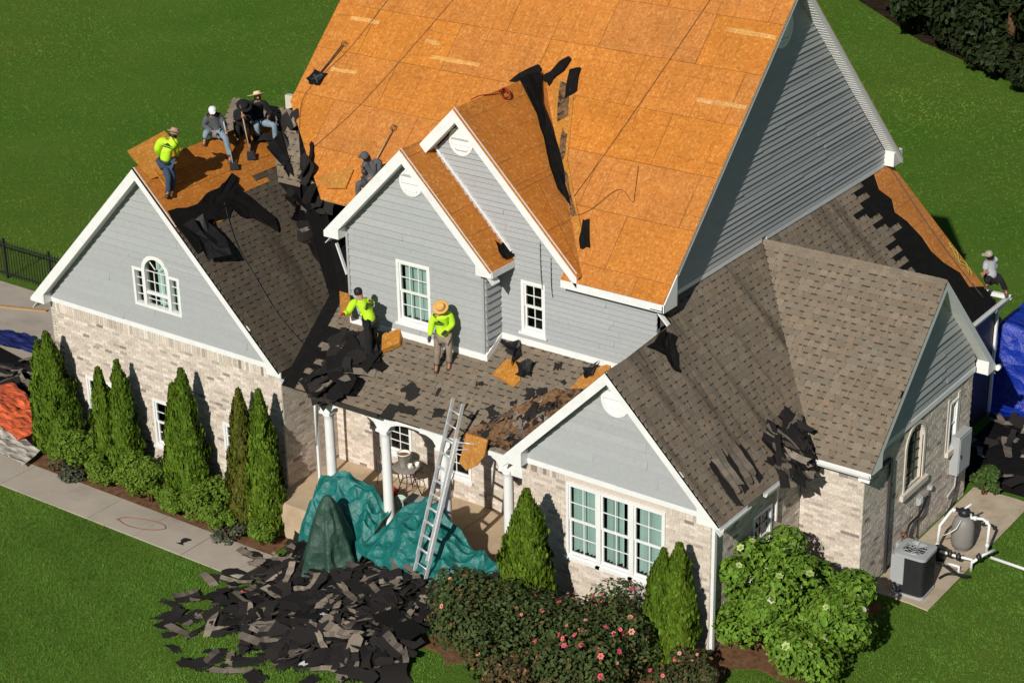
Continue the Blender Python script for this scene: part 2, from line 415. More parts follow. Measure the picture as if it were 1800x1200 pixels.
# ------------------------------------------------------------------ the house
house = empty('house', (0, 0, 0), 'large grey and brick gabled house with its roof being stripped', 'house')
GREY = (.355, .365, .365)
YL, YRW, YG, Y1 = 0., -.455, 1.75, 1.19
def room(fr, a0, a1, b0, b1, d=.9):
    mb = MB(); P = fr.p
    for q in ([(a0, b0, -d), (a1, b0, -d), (a1, b1, -d), (a0, b1, -d)], [(a0, b0, -d), (a0, b1, -d), (a0, b1, -.1), (a0, b0, -.1)], [(a1, b0, -d), (a1, b1, -d), (a1, b1, -.1), (a1, b0, -.1)],
              [(a0, b0, -d), (a1, b0, -d), (a1, b0, -.1), (a0, b0, -.1)], [(a0, b1, -d), (a1, b1, -d), (a1, b1, -.1), (a0, b1, -.1)]):
        mb.face([P(*t) for t in q])
    return mb
def window(fr, a0, a1, b0, b1, nx, ny, curtain=None, sashes=2, fw=.07, name='window', sill=True, bar=.018, proud=.035):
    """frame mesh with panes, glazing bars, sill, curtain below it"""
    f = MB()
    for q in ((a0, a0+fw, b0, b1), (a1-fw, a1, b0, b1), (a0+fw, a1-fw, b1-fw, b1), (a0+fw, a1-fw, b0, b0+fw)): fr.box(f, *q, -.10, proud)
    w = f.build(name, 'white_trim', house)
    room(fr, a0, a1, b0, b1).build('dark_interior', 'dark_room', w)
    h = (b1-b0-2*fw)/sashes
    for s in range(sashes):
        y0 = b0+fw+s*h; y1 = y0+h; x0, x1 = a0+fw, a1-fw; dep = -.045+.03*s*(sashes > 1); sf = .035
        m = MB()
        for q in ((x0, x0+sf, y0, y1), (x1-sf, x1, y0, y1), (x0+sf, x1-sf, y1-sf, y1), (x0+sf, x1-sf, y0, y0+sf)): fr.box(m, *q, dep-.02, dep+.02)
        sh = m.build('sash', 'white_trim', w)
        m = MB()
        for i in range(1, nx):
            x = x0+sf+(x1-x0-2*sf)*i/nx; fr.box(m, x-bar/2, x+bar/2, y0+sf, y1-sf, dep-.006, dep+.012)
        for j in range(1, ny):
            y = y0+sf+(y1-y0-2*sf)*j/ny; fr.box(m, x0+sf, x1-sf, y-bar/2, y+bar/2, dep-.005, dep+.011)
        m.build('glazing_bars', 'white_trim', w)
        m = MB(); m.face([fr.p(x0+sf, y0+sf, dep-.008), fr.p(x1-sf, y0+sf, dep-.008), fr.p(x1-sf, y1-sf, dep-.008), fr.p(x0+sf, y1-sf, dep-.008)])
        m.build('pane', 'glass', w)
    if sill:
        m = MB(); fr.box(m, a0-.05, a1+.05, b0-.06, b0-.002, -.02, proud+.04); m.build('sill', 'white_trim', w)
    for c0, c1 in (curtain or []):
        m = MB(); x = c0; k = 0; pts = []
        while x < c1:
            pts.append((x, -.15+.06*(random.random()-.5)-.10*(k % 2))); x += random.uniform(.03, .07); k += 1
        pts.append((c1, -.16))
        for p, q in zip(pts, pts[1:]): m.face([fr.p(p[0], b0+fw, p[1]), fr.p(q[0], b0+fw, q[1]), fr.p(q[0], b1-fw, q[1]), fr.p(p[0], b1-fw, p[1])], None, False)
        m.build('curtain', 'curtain', w)
    return w
def gable_trim(fr, cx, zr, drop, dl, dr, tail_z=None, tail_in=None, ov=.3, bevel_l=True, bevel_r=True, thick=.03, sof='soffit_white'):
    """rake boards, soffits and boxed returns of a 45 degree gable; fr on the wall plane, boards at ov in front"""
    for sgn, d in ((-1, dl), (1, dr)):
        if d <= 0: continue
        e = fr.p; x = cx+sgn*d
        m = MB(); poly = [e(cx, zr, ov-thick), e(x, zr-d, ov-thick)]
        if tail_z is not None:
            xi = cx+sgn*tail_in; poly += [e(x, tail_z, ov-thick), e(xi, tail_z, ov-thick), e(xi, zr-drop-tail_in, ov-thick)]
        else: poly += [e(x, zr-drop-d, ov-thick)]
        poly += [e(cx, zr-drop, ov-thick)]
        m.prism(poly, fr.n*thick); m.build('rake_board', 'white_trim', house)
        m = MB(); m.prism([e(cx, zr-drop+.02, 0), e(x, zr-drop-d+.02, 0), e(x, zr-drop-d+.02, ov-thick), e(cx, zr-drop+.02, ov-thick)], fr.v*.02); m.build('soffit', sof, house)
        if tail_z is not None:
            m = MB(); lo, hi = sorted((x, cx+sgn*tail_in))
            xo, xi2 = x-sgn*.004, cx+sgn*tail_in+sgn*.004
            m.prism([e(xo, tail_z+.004, -.02), e(xi2, tail_z+.004, -.02), e(xi2, zr-drop-tail_in-.004, -.02), e(xo, zr-d-.05, -.02)], fr.n*(ov-thick+.018)); m.build('eave_return', 'white_trim', house)
def roof_slab(name, fr, poly, mat, thick=.03, c=-.005):
    thick = min(thick, .035)
    m = MB(); m.prism([fr.p(a, b, c) for a, b in poly], fr.n*-thick); return m.build(name, mat, house)
def vent(fr, a, b, r):
    m = MB(); n = 28
    for k in range(n):
        t0, t1 = k*2*math.pi/n, (k+1)*2*math.pi/n
        P = lambda rad, t, c: fr.p(a+rad*math.cos(t), b+rad*math.sin(t), c)
        m.face([P(r, t0, .045), P(r, t1, .045), P(r*.8, t1, .045), P(r*.8, t0, .045)]); m.face([P(r, t0, 0), P(r, t1, 0), P(r, t1, .045), P(r, t0, .045)])
        m.face([P(r*.8, t0, .045), P(r*.8, t1, .045), P(r*.8, t1, .03), P(r*.8, t0, .03)])
    m.face([fr.p(a+r*.8*math.cos(k*2*math.pi/n), b+r*.8*math.sin(k*2*math.pi/n), .03) for k in range(n)])
    o = m.build('gable_vent', 'white_trim', house)
    y = -r*.66
    while y < r*.7:
        w = math.sqrt(max((r*.79)**2-y*y, .0004)); q = MB()
        q.hexa([fr.p(a+i*w, b+y+j, cc) for i in (-1, 1) for j, cc in ((0, .029), (0, .040), (.045, .029), (.045, .033))], None); q.build('louvre', 'white_trim', o); y += r*.19
# --- left wing
LX0, LX1, LC, LZ = -.1, 7.45, 3.66, 7.28
F0 = front(YL)
lwin = [(.9, 1.82), (3.2, 4.12), (5.52, 6.44)]
lh = [rect_hole(a, b, .05, 1.30) for a, b in lwin]
wl = sheet('left_wing_wall', F0, [(LX0, -1), (LX1, -1), (LX1, 3.08), (LX0, 3.08)], lh, 'mortar', house)
brickwork(wl, F0, [(LX0, -.85), (LX1, -.85), (LX1, 3.07), (LX0, 3.07)], lh, soldier=2.88)
for a, b in lwin: window(F0, a, b, .05, 1.30, 2, 2, None)
pal = [arch_hole(3.745, .44, 3.72, 4.62), rect_hole(2.98, 4.51, 3.72, 4.66)]
zsl = LZ-.26
gl = sheet('left_wing_gable', F0, [(LX0, 3.08), (LX1, 3.08), (LX1, 3.2), (LC, zsl+.1), (LX0, 3.2)], pal, 'siding_plain', house)
siding(gl, F0, [(LX0+.06, 3.2), (LX1-.06, 3.2), (LC, zsl+.06)], pal, .185, GREY)
m = MB(); F0.box(m, LX0-.02, LX1+.02, 3.075, 3.2, 0, .045); m.build('trim_band', 'white_trim', house)
gable_trim(F0, LC, LZ+.005, .31, 4.12, 4.08, 3.09, 3.64)
def palladian(fr, x0, x1, b0, bs, c, r, ss):
    """arched centre light with two side lights"""
    f = MB(); fw = .075; ro = r+fw*.4
    for q in ((x0, x0+fw, b0, ss), (x1-fw, x1, b0, ss), (x0+fw, x1-fw, b0, b0+fw), (x0+fw, c-ro, ss-fw, ss), (c+ro, x1-fw, ss-fw, ss), (c-ro, c-ro+.10, b0+fw, bs), (c+ro-.10, c+ro, b0+fw, bs)): fr.box(f, *q, -.10, .04)
    n = 20
    for k in range(n):
        t0, t1 = math.pi*k/n, math.pi*(k+1)/n
        f.hexa([fr.p(c+rad*math.cos(t), bs+rad*math.sin(t), d) for rad in (ro-.10, ro) for t in (t0, t1) for d in (-.10, .04)])
    ri = ro-.10; mid = b0+(bs-b0)*.42
    fr.box(f, c-ri, c+ri, mid-.035, mid+.035, -.06, .01)
    w = f.build('arched_window', 'white_trim', house)
    room(fr, x0, x1, b0, bs+r).build('dark_interior', 'dark_room', w)
    m = MB(); bw = .009
    for i in (-1, 1):
        fr.box(m, c+i*ri/3-bw, c+i*ri/3+bw, b0+fw, bs, -.045, -.03)
    for y in (b0+.5*(mid-b0)+.03, mid+.5*(bs-mid)+.01, bs): fr.box(m, c-ri, c+ri, y-bw, y+bw, -.046, -.031)
    for t in (45, 90, 135):
        d = (math.cos(R(t)), math.sin(R(t))); m.bar(fr.p(c+d[0]*ri*.25, bs+d[1]*ri*.25, -.04), fr.p(c+d[0]*ri, bs+d[1]*ri, -.04), .018)
    for s0, s1 in ((x0+fw, c-ro), (c+ro, x1-fw)):
        for k in range(1, 4):
            y = b0+fw+(ss-b0-2*fw)*k/4; fr.box(m, s0, s1, y-bw, y+bw, -.045, -.03)
    m.build('glazing_bars', 'white_trim', w)
    m = MB(); P = [fr.p(c-ri, b0+fw, -.05), fr.p(c+ri, b0+fw, -.05)]+[fr.p(c+ri*math.cos(math.pi*k/n), bs+ri*math.sin(math.pi*k/n), -.05) for k in range(n+1)]; m.face(P); m.build('pane', 'glass', w)
    for s0, s1 in ((x0+fw, c-ro), (c+ro, x1-fw)):
        m = MB(); m.face([fr.p(s0, b0+fw, -.05), fr.p(s1, b0+fw, -.05), fr.p(s1, ss-fw, -.05), fr.p(s0, ss-fw, -.05)]); m.build('pane', 'glass', w)
    for c0, c1, top in ((c-ri*.25, c+ri*.95, bs+r*.55), (x0+fw+.06, c-ro-.08, ss), (c+ro+.03, x1-fw-.1, ss)):
        m = MB(); x = c0; k = 0
        while x < c1:
            x2 = min(x+random.uniform(.04, .08), c1); d = (-.13, -.17); m.face([fr.p(x, b0+fw, d[k % 2]), fr.p(x2, b0+fw, d[(k+1) % 2]), fr.p(x2, top, d[(k+1) % 2]), fr.p(x, top, d[k % 2])]); x = x2; k += 1
        m.build('curtain', 'curtain', w)
palladian(F0, 2.98, 4.51, 3.70, 4.62, 3.745, .42, 4.67)
# right-hand wall of the left wing, down to the porch
S1 = side(LX1)
w2 = sheet('left_wing_side_wall', S1, [(.12, -1), (3.6, -1), (3.6, 3.3), (.12, 3.3)], [], 'mortar', house)
brickwork(w2, S1, [(0.005, -.85), (3.2, -.85), (3.2, 3.28), (.005, 3.28)], [])
sq = math.sqrt(.5)
FL = Fr((7.72, 0, 3.22), (0, 1, 0), (-sq, 0, sq))
LV = (7.72-LC)/sq
LEND = [(-.32, 0), (2.75, 0), (3.25, 2.6), (5.2, LV), (-.32, LV)]
dl = roof_slab('left_wing_roof', FL, LEND, 'felt', .09, -.014)
TORN = [(-.3, 4.55), (1.0, 4.35), (1.9, 4.75), (3.0, 4.9), (6, 5.0)]
def torn(u):
    for (a, b), (c, d) in zip(TORN, TORN[1:]):
        if a <= u <= c: return b+(d-b)*(u-a)/(c-a)
    return 4.6
shingle_field(dl, FL, LEND, skip=lambda u, v: v > torn(u)-.5+.15*math.sin(u*7))
m = MB(); m.prism([(LC, -.268, LZ-.01), (-.47, -.268, LZ-4.14), (-.47, 9, LZ-4.14), (LC, 9, LZ-.01)], (0, 0, -.03)); m.build('left_wing_far_slope', 'felt', house)
m = MB(); m.box(7.69, 7.76, -.28, 2.6, 3.09, 3.2); m.build('eave_board', 'gutter_dark', house)
m = MB(); m.box(7.48, 7.72, -.02, 3.3, 3.03, 3.09); m.build('soffit', 'soffit_white', house)
m = MB(); m.box(LX0, LX0+.15, 0, 9, -1, 3.2); m.box(LX0, 5.4, 8.9, 9.05, -1, 6); m.build('left_wing_far_wall', 'mortar', house)
# the slope that rises behind the left wing, and the dark cheek below the big roof's cut edge
FQ = Fr((0, 3.6, 6.55), (1, 0, 0), (0, sq, sq))
dq = MB(); dq.prism([FQ.p(a, b, -.006) for a, b in ((2.45, -.6), (5.5, -.6), (4.95, 1.27), (2.25, 1.27))], (0, 0, -1.6)); dq = dq.build('back_roof', 'felt', house)
shingle_field(dq, FQ, [(2.45, -.6), (5.5, -.6), (4.95, 1.27), (2.25, 1.27)])
m = MB(); m.prism([(5.5, 3.25, 4.6), (8.3, 1.52, 2.9), (8.3, 1.52, 6.15), (7.75, 1.55, 6.2), (5.5, 3.25, 7.95)], (.03, .04, 0)); m.build('cheek_wall', 'felt', house)
# --- right front wing
RX0, RX1, RC, RZ = 14.45, 18.92, 16.69, 5.71
FR_ = front(YRW)
rwh = [rect_hole(15.56, 17.9, 1.2, 2.9)]
wr = sheet('right_wing_wall', FR_, [(RX0, -.3), (RX1, -.3), (RX1, 3.06), (RX0, 3.06)], rwh, 'mortar', house)
brickwork(wr, FR_, [(RX0, -.1), (RX1, -.1), (RX1, 3.05), (RX0, 3.05)], rwh, soldier=2.9)
gr = sheet('right_wing_gable', FR_, [(RX0, 3.05), (RX1, 3.05), (RX1, 3.2), (RC, RZ-.12), (RX0, 3.2)], [], 'siding_plain', house)
siding(gr, FR_, [(RX0+.05, 3.17), (RX1-.05, 3.17), (RC, RZ-.17)], [], .185, GREY)
m = MB(); FR_.box(m, RX0-.02, RX1+.02, 3.055, 3.17, 0, .045); m.build('trim_band', 'white_trim', house)
gable_trim(FR_, RC, RZ+.005, .27, 2.58, 2.57, 3.06, 2.06, ov=.28)
vent(FR_, 16.74, 5.0, .33)
for k in range(3):
    a = 15.56+k*.78
    window(FR_, a, a+.78, 1.2, 2.9, 2, 2, [(a+.08, a+.70)] if k != 1 else [(a+.08, a+.50), (a+.58, a+.70)], fw=.055)
S2 = side(RX1)
rsh = [rect_hole(1.18, 1.95, 1.0, 2.35)]
w3 = sheet('right_wing_side_wall', S2, [(YRW+.12, -.3), (3.2, -.3), (3.2, 3.25), (YRW+.12, 3.25)], rsh, 'mortar', house)
brickwork(w3, S2, [(YRW+.005, -.1), (3.19, -.1), (3.19, 3.2), (YRW+.005, 3.2)], rsh)
wq = window(S2, 1.18, 1.95, 1.05, 2.35, 2, 2, None)
m = MB(); S2.box(m, 1.05, 2.08, .93, 1.05, -.02, .1); m.build('sill', 'pad_concrete', wq)
m = MB(); m.box(18.8, 19.2, YRW, 3.2, 3.06, 3.1); m.build('soffit', 'soffit_white', house)
m = MB(); m.box(RX0, RX0+.12, YRW+.13, 1.9, -.3, 3.2); m.build('right_wing_inner_wall', 'mortar', house)
# roof plane x+z = K shared by the right front wing and the side wing
K = RC+RZ; XE = 19.27
FP = Fr((XE, 0, K-XE), (0, 1, 0), (-sq, 0, sq))
vr, vt = (XE-RC)/sq, (XE-16.3)/sq
PRF = [(-.75, 0), (3.03, 0), (3.05+vt*sq, vt), (1.78, vt), (1.78, vr), (-.75, vr)]
d3 = MB(); d3.prism([FP.p(a, b, -.006) for a, b in PRF], FP.n*-.03); d3 = d3.build('right_wing_roof', 'felt', house)
shingle_field(d3, FP, PRF)
m = MB(); m.prism([(RC, -.70, RZ-.01), (14.08, -.70, RZ-2.62), (14.08, 1.8, RZ-2.62), (RC, 1.8, RZ-.01)], (0, 0, -.03)); m.build('right_wing_far_slope', 'felt', house)
PRB = [(9.0, 0), (12.3, 0), (12.3, vt), (6.05, vt)]
d4 = MB(); d4.prism([FP.p(a, b, -.006) for a, b in PRB], FP.n*-.08); d4 = d4.build('side_wing_roof', 'felt', house)
def felt_edge(v): return 10.62-.10*(vt-v)+.12*math.sin(v*5.1)+.16*(int(v*3.4) % 2)
rj = random.Random(4)
shingle_field(d4, FP, PRB, skip=lambda u, v: u > felt_edge(v)-.35+rj.uniform(-.35, .25) or v < 1.5)
# ridge caps
def caps(parent, a, b, n_a, n_b, w=.14, step=.15):
    a, b = Vector(a), Vector(b); d = (b-a); n = int(d.length/step); d.normalize(); mb = MB()
    for k in range(n):
        p = a+d*k*step; q = p+d*(step+.05); t = random.uniform(.82, 1.12); c = (.20*t, .163*t, .122*t)
        up = Vector((0, 0, 1))
        for nn in (n_a, n_b):
            nn = Vector(nn); mb.face([p+up*.026, q+up*.016, q+nn*w+up*.016, p+nn*w+up*.026], c)
        mb.face([p+up*.0, p+up*.026, p+Vector(n_a)*w+up*.026, p+Vector(n_a)*w], tuple(x*.6 for x in c))
    tag(mb.build('ridge_caps', 'shingle', parent), kind='stuff')
caps(d3, (RC, -.73, RZ), (RC, 1.75, RZ), (sq, 0, -sq), (-sq, 0, -sq))
# --- cross gable on the right
CY, CZ, XC = 6.03, 6.165, 20.35
FC = Fr((0, 2.9, CZ-(CY-2.9)), (1, 0, 0), (0, sq, sq)); cv = (CY-2.9)/sq; xe = 20.63
CGP = [(K-FC.o.z-.05, 0), (xe, 0), (xe, cv), (16.3, cv)]
d5 = roof_slab('cross_gable_roof', FC, CGP, 'felt', .08)
shingle_field(d5, FC, CGP)
m = MB(); m.prism([(16.3, CY, CZ-.01), (xe, CY, CZ-.01), (xe, 9.16, CZ-3.14), (19.2, 9.16, CZ-3.14)], (0, 0, -.03)); m.build('cross_gable_far_slope', 'felt', house)
caps(d5, (16.35, CY, CZ), (xe, CY, CZ), (0, -sq, -sq), (0, sq, -sq))
FCW = front(3.2)
w5 = sheet('cross_gable_front_wall', FCW, [(18.95, -.3), (XC, -.3), (XC, 3.1), (18.95, 3.1)], [], 'mortar', house)
brickwork(w5, FCW, [(18.93, -.1), (XC, -.1), (XC, 3.05), (18.93, 3.05)], [], soldier=2.85)
SC5 = side(XC)
ch = [arch_hole(5.60, .42, 1.55, 2.56), rect_hole(7.30, 7.72, 1.62, 2.78)]
w6 = sheet('cross_gable_side_wall', SC5, [(3.32, -.3), (8.5, -.3), (8.5, 3.1), (3.32, 3.1)], ch, 'mortar', house)
brickwork(w6, SC5, [(3.205, -.1), (8.5, -.1), (8.5, 3.09), (3.205, 3.09)], ch)
g6 = sheet('cross_gable_end', SC5, [(3.2, 3.09), (8.5, 3.09), (8.5, 3.5), (CY, CZ-.1), (3.2, 3.3)], [], 'siding_plain', house)
siding(g6, SC5, [(3.25, 3.22), (8.5, 3.22), (8.5, 3.45), (CY, CZ-.16), (3.3, 3.32)], [], .185, GREY)
m = MB(); SC5.box(m, 3.2, 8.5, 3.09, 3.22, 0, .045); m.build('trim_band', 'white_trim', house)
gable_trim(SC5, CY, CZ-.015, .20, 3.13, 3.13, 3.0, 2.62, ov=.28)
m = MB(); fr = SC5
n = 18
for k in range(n):
    t0, t1 = math.pi*k/n, math.pi*(k+1)/n
    m.hexa([fr.p(5.6+rad*math.cos(t), 2.56+rad*math.sin(t), d) for rad in (.42, .50) for t in (t0, t1) for d in (-.02, .03)])
for a in (5.10, 6.02): fr.box(m, a, a+.08, 1.55, 2.56, -.02, .03)
m = m.build('arched_window', 'cast_stone', house)
q = MB(); fr.box(q, 4.98, 6.24, 1.42, 1.55, -.02, .09); q.build('sill', 'cast_stone', m)
q = MB(); q.face([fr.p(5.17, 1.55, -.09), fr.p(6.03, 1.55, -.09)]+[fr.p(5.6+.43*math.cos(math.pi*k/n), 2.56+.43*math.sin(math.pi*k/n), -.09) for k in range(n+1)]); q.build('pane', 'green_glass', m)
q = MB()
for i in (-1, 0, 1): fr.box(q, 5.6+i*.215-.008, 5.6+i*.215+.008, 1.55, 2.96-abs(i)*.06, -.085, -.07)
for k in range(1, 6): y = 1.55+k*.23; fr.box(q, 5.19, 6.01, y-.008, y+.008, -.086, -.071)
q.build('glazing_bars', 'steel_dark', m)
wn = window(SC5, 7.30, 7.72, 1.62, 2.78, 1, 1, None, fw=.05)
q = MB(); SC5.box(q, 7.22, 7.80, 1.50, 1.62, -.02, .09); q.build('sill', 'cast_stone', wn)
q = MB(); SC5.box(q, 7.72, 7.84, 1.62, 2.9, -.02, .025); SC5.box(q, 7.2, 7.3, 1.62, 2.9, -.02, .025); q.build('surround', 'cast_stone', wn)
# --- main body
MZ = 6.31; MY = 1.45; RYm = 6.9; RZm = MZ+RYm-MY
FM = Fr((0, MY, MZ), (1, 0, 0), (0, sq, sq)); mv = (RYm-MY)/sq
MP = [(7.85, 0), (16.6, 0), (16.6, mv), (5.25, mv), (5.25, 2.62)]
mp_deck = roof_slab('main_roof', FM, [(7.4, .45), (16.6, .45), (16.6, mv), (5.25, mv), (5.25, 2.62)], 'wood_raw', .12, -.03)
def osb_field(deck, fr, poly, mat='osb', w=2.44, h=1.22, gap=.004, th=.012, off=0, step=.5, minw=.05):
    vmin, vmax = min(b for _, b in poly), max(b for _, b in poly); v = vmin; k = 0
    while v < vmax-.02:
        v1 = min(v+h, vmax)
        cuts = sorted(set([v, v1]+[b for _, b in poly if v+.01 < b < v1-.01]))
        lo = min(a for a, _ in poly); hi = max(a for a, _ in poly); x = lo-((off+k*step) % 1)*w
        while x < hi:
            mb = MB()
            for s0, s1 in zip(cuts, cuts[1:]):
                for a0, b0, a1, b1 in trapz(poly, [], s0, s1):
                    q = [min(max(z, x+gap), x+w-gap) for z in (a0, b0, b1, a1)]
                    if max(q[1]-q[0], q[2]-q[3]) < minw: continue
                    e0 = gap if s0 == v else 0; e1 = gap if s1 == v1 else 0
                    tl = random.uniform(-.001, .003)
                    mb.prism([fr.p(q[0], s0+e0, tl), fr.p(q[1], s0+e0, tl), fr.p(q[2], s1-e1, tl), fr.p(q[3], s1-e1, tl)], fr.n*-th)
            if mb.f: mb.build('osb_panel', mat, deck)
            x += w
        v = v1; k += 1
osb_field(mp_deck, FM, [(7.4, .45), (16.6, .45), (16.6, mv), (5.25, mv), (5.25, 2.62)])
osb_field(mp_deck, FM, [(14.13, 0), (16.6, 0), (16.6, .45), (14.13, .45)], h=.45, off=.3)
STREAKS = [(5.8, 4.99, 6.66, 5.0), (8.14, 4.75, 8.55, 4.73), (8.48, 4.38, 9.85, 4.4), (5.95, 3.61, 6.7, 3.65), (15.37, 6.24, 16.55, 6.22), (15.37, 4.53, 16.55, 4.55)]
mat_osb('osb_fresh', (1.22, 1.75, 2.9))
for u0, v0, u1, v1 in STREAKS:
    m = MB(); k = 5; rs = random.Random(int(u0*10))
    m.prism([FM.p(u0+(u1-u0)*i/k, v0+(v1-v0)*i/k+rs.uniform(-.01, .01)-.05, .005) for i in range(k+1)]+[FM.p(u0+(u1-u0)*i/k, v0+(v1-v0)*i/k+rs.uniform(-.01, .01)+.05, .005) for i in range(k, -1, -1)], FM.n*-.004); m.build('fresh_strip', 'osb_fresh', mp_deck)
osb_field(dl, FL, [(-.31, 3.6), (4.0, 3.6), (5.0, LV), (-.31, LV)], th=.006)
m = MB(); m.prism([(5.25, RYm, RZm-.02), (16.6, RYm, RZm-.02), (16.6, 12.36, RZm-5.48), (5.25, 12.36, RZm-5.48)], (0, 0, -.04)); m.build('main_far_slope', 'wood_raw', house)
FG = front(YG)
gh = [rect_hole(12.93, 13.55, 4.77, 5.95)]
XG = 16.3
fw_poly = [(12.0, 2.9), (XG, 2.9), (XG, 6.2), (12.0, 6.2)]
wm = sheet('main_front_wall', FG, [(8.6, 2.9), (XG, 2.9), (XG, 6.2), (8.6, 6.2)], gh, 'siding_plain', house, back=.1)
siding(wm, FG, [(12.38, 4.62), (XG, 4.62), (XG, 6.15), (12.38, 6.15)], gh, .118, (.345, .353, .357))
wg2 = sheet('main_gable', FG, [(8.6, 6.2), (14.45, 6.2), (11.51, 9.2)], [], 'siding_plain', house, back=.1)
siding(wg2, FG, [(8.9, 6.15), (14.5, 6.15), (11.51, 9.2)], [], .118, (.345, .353, .357))
m = MB(); FG.box(m, 12.38, 15.9, 4.46, 4.62, 0, .055); m.build('trim_band', 'white_trim', house)
window(FG, 12.93, 13.55, 4.77, 5.95, 2, 2, None, fw=.075)
vent(FG, 11.46, 8.72, .31)
gable_trim(FG, 11.51, 9.54, .33, .95, 3.02, ov=.3)
# main eave to the right of the gable, with its boxed end
m = MB(); m.box(14.13, 16.63, MY, MY+.03, 6.13, 6.30); m.build('eave_board', 'white_trim', house)
m = MB(); m.box(14.13, 16.6, MY+.03, YG, 6.13, 6.16); m.build('soffit', 'soffit_white', house)
m = MB(); m.prism([(16.605, MY+.002, 6.13), (16.605, MY+.002, 6.29), (16.605, 1.95, 6.79), (16.605, 1.95, 6.13)], (.025, 0, 0)); m.build('eave_return', 'white_trim', house)
m = MB(); m.prism([(14.13, MY+.04, 6.14), (14.13, YG, 6.14), (14.13, YG, 6.5)], (.02, 0, 0)); m.build('eave_end', 'white_trim', house)
# big gable end facing right
SG = side(XG)
wgx = sheet('main_end_wall', SG, [(YG, 5.6), (12.05, 5.6), (12.05, 6.4), (RYm, RZm-.15), (YG, 6.45)], [], 'siding_plain', house)
siding(wgx, SG, [(YG, 6.11), (12.05, 6.11), (12.05, 6.35), (RYm, RZm-.2), (YG, 6.4)], [], .125, (.35, .358, .365), t=.034)
gable_trim(SG, RYm, RZm-.04, .14, 5.45, 5.45, ov=.3, thick=.025)
m = MB(); SG.box(m, 11.9, 12.35, 6.16, 6.5, -.01, .27); m.build('eave_return', 'white_trim', house)
vent(SG, 6.55, 10.72, .42)
# soffit ribs of the far rake
d = Vector((0, sq, -sq))
for k in range(70):
    p = Vector((16.32, RYm+.15, RZm-.33-.0))+d*(.105*k)
    if p.z < 6.45: break
    m = MB(); m.bar(p+Vector((0, -.012, -.012)), p+Vector((.24, -.012, -.012)), .012, .06, up=d); m.build('soffit_rib', 'white_trim', house)
# white flashing strips
m = MB(); m.bar((XG+.02, 2.2, 6.17), (XG+.02, 5.95, 6.17), .03, .10); m.bar((XG+.02, 6.15, 6.17), (XG+.02, 12.0, 6.17), .03, .10); m.build('flashing', 'white_trim', house)
m = MB(); m.bar((8.34, 1.15, 5.98), (8.6, 1.15, 5.3), .03, .07, up=(0, -1, 0)); m.build('flashing', 'white_trim', house)
m = MB(); m.bar((XG-.15, YG-.02, 6.18), (16.64, YG-.02, 5.70), .03, .12, up=(0, -1, 0)); m.build('flashing', 'white_trim', house)
# --- projecting gable over the porch
FA = front(Y1)
AX0, AX1, AC, AZ = 8.62, 12.38, 10.5, 8.62
ah = [rect_hole(10.0, 10.93, 4.5, 5.97)]
apoly = [(AX0, 2.9), (AX1, 2.9), (AX1, 6.45), (AC, AZ-.12), (AX0, 6.45)]
wa = sheet('projecting_gable_wall', FA, apoly, ah, 'siding_plain', house, back=.1)
siding(wa, FA, [(AX0+.05, 4.29), (AX1-.06, 4.29), (AX1-.06, 6.5), (AC, AZ-.2), (AX0+.05, 6.5)], ah, .165, GREY)
m = MB(); FA.box(m, AX0, AX1, 4.13, 4.29, 0, .055); m.build('trim_band', 'white_trim', house)
m = MB(); m.prism([(AX1+.055, Y1-.055, 4.12), (AX1+.055, Y1-.055, 4.29), (AX1+.055, YG-.055, 4.62), (AX1+.055, YG-.055, 4.45)], (-.053, 0, 0)); m.build('trim_band', 'white_trim', house)
for x in (AX0, AX1-.06):
    m = MB(); FA.box(m, x, x+.06, 4.29, 6.3, 0, .05); m.build('corner_board', 'siding_plain', house)
SA = side(AX1)
was = sheet('projecting_gable_side', SA, [(Y1+.1, 3.9), (YG, 3.9), (YG, 6.3), (Y1+.1, 6.3)], [], 'siding_plain', house, back=.08)
siding(was, SA, [(Y1, 4.3), (YG, 4.5), (YG, 6.25), (Y1, 6.25)], [], .165, GREY)
window(FA, 10.0, 10.93, 4.5, 5.97, 3, 2, [(10.1, 10.84)], fw=.075)
gable_trim(FA, AC, AZ+.005, .33, 2.29, 2.28, 6.2, 1.87)
vent(FA, 10.52, 7.80, .31)
FAS = Fr((12.78, 0, AZ-2.28), (0, 1, 0), (-sq, 0, sq)); av = 2.28/sq
AP = [(Y1-.3, 0), (YG, 0), (YG, 2.9), (2.0, av), (Y1-.3, av)]
da = roof_slab('projecting_gable_roof', FAS, [(Y1-.3, 0), (YG, 0), (YG+2, av), (Y1-.3, av)], 'osb', .07, -.015)
osb_field(da, FAS, [(Y1-.31, 0), (YG, 0), (YG+.05, av), (Y1-.31, av)], w=1.22, h=1.5, off=.1, step=.0)
m = MB(); m.prism([(AC, Y1-.268, AZ-.01), (8.2, Y1-.268, AZ-2.31), (8.2, 2.0, AZ-2.31), (AC, 3.9, AZ-.01)], (0, 0, -.03)); m.build('projecting_gable_far_slope', 'wood_raw', house)
m = MB(); m.box(12.76, 12.79, Y1-.27, YG, 6.20, 6.34); m.build('eave_board', 'white_trim', house)
m = MB(); m.box(AX1, 12.76, Y1-.02, YG, 6.2, 6.23); m.build('soffit', 'soffit_white', house)
m = MB(); m.bar((10.75, YG-.03, 8.52), (12.72, YG-.03, 6.55), .03, .09, up=(0, -1, 0)); m.build('flashing', 'white_trim', house)
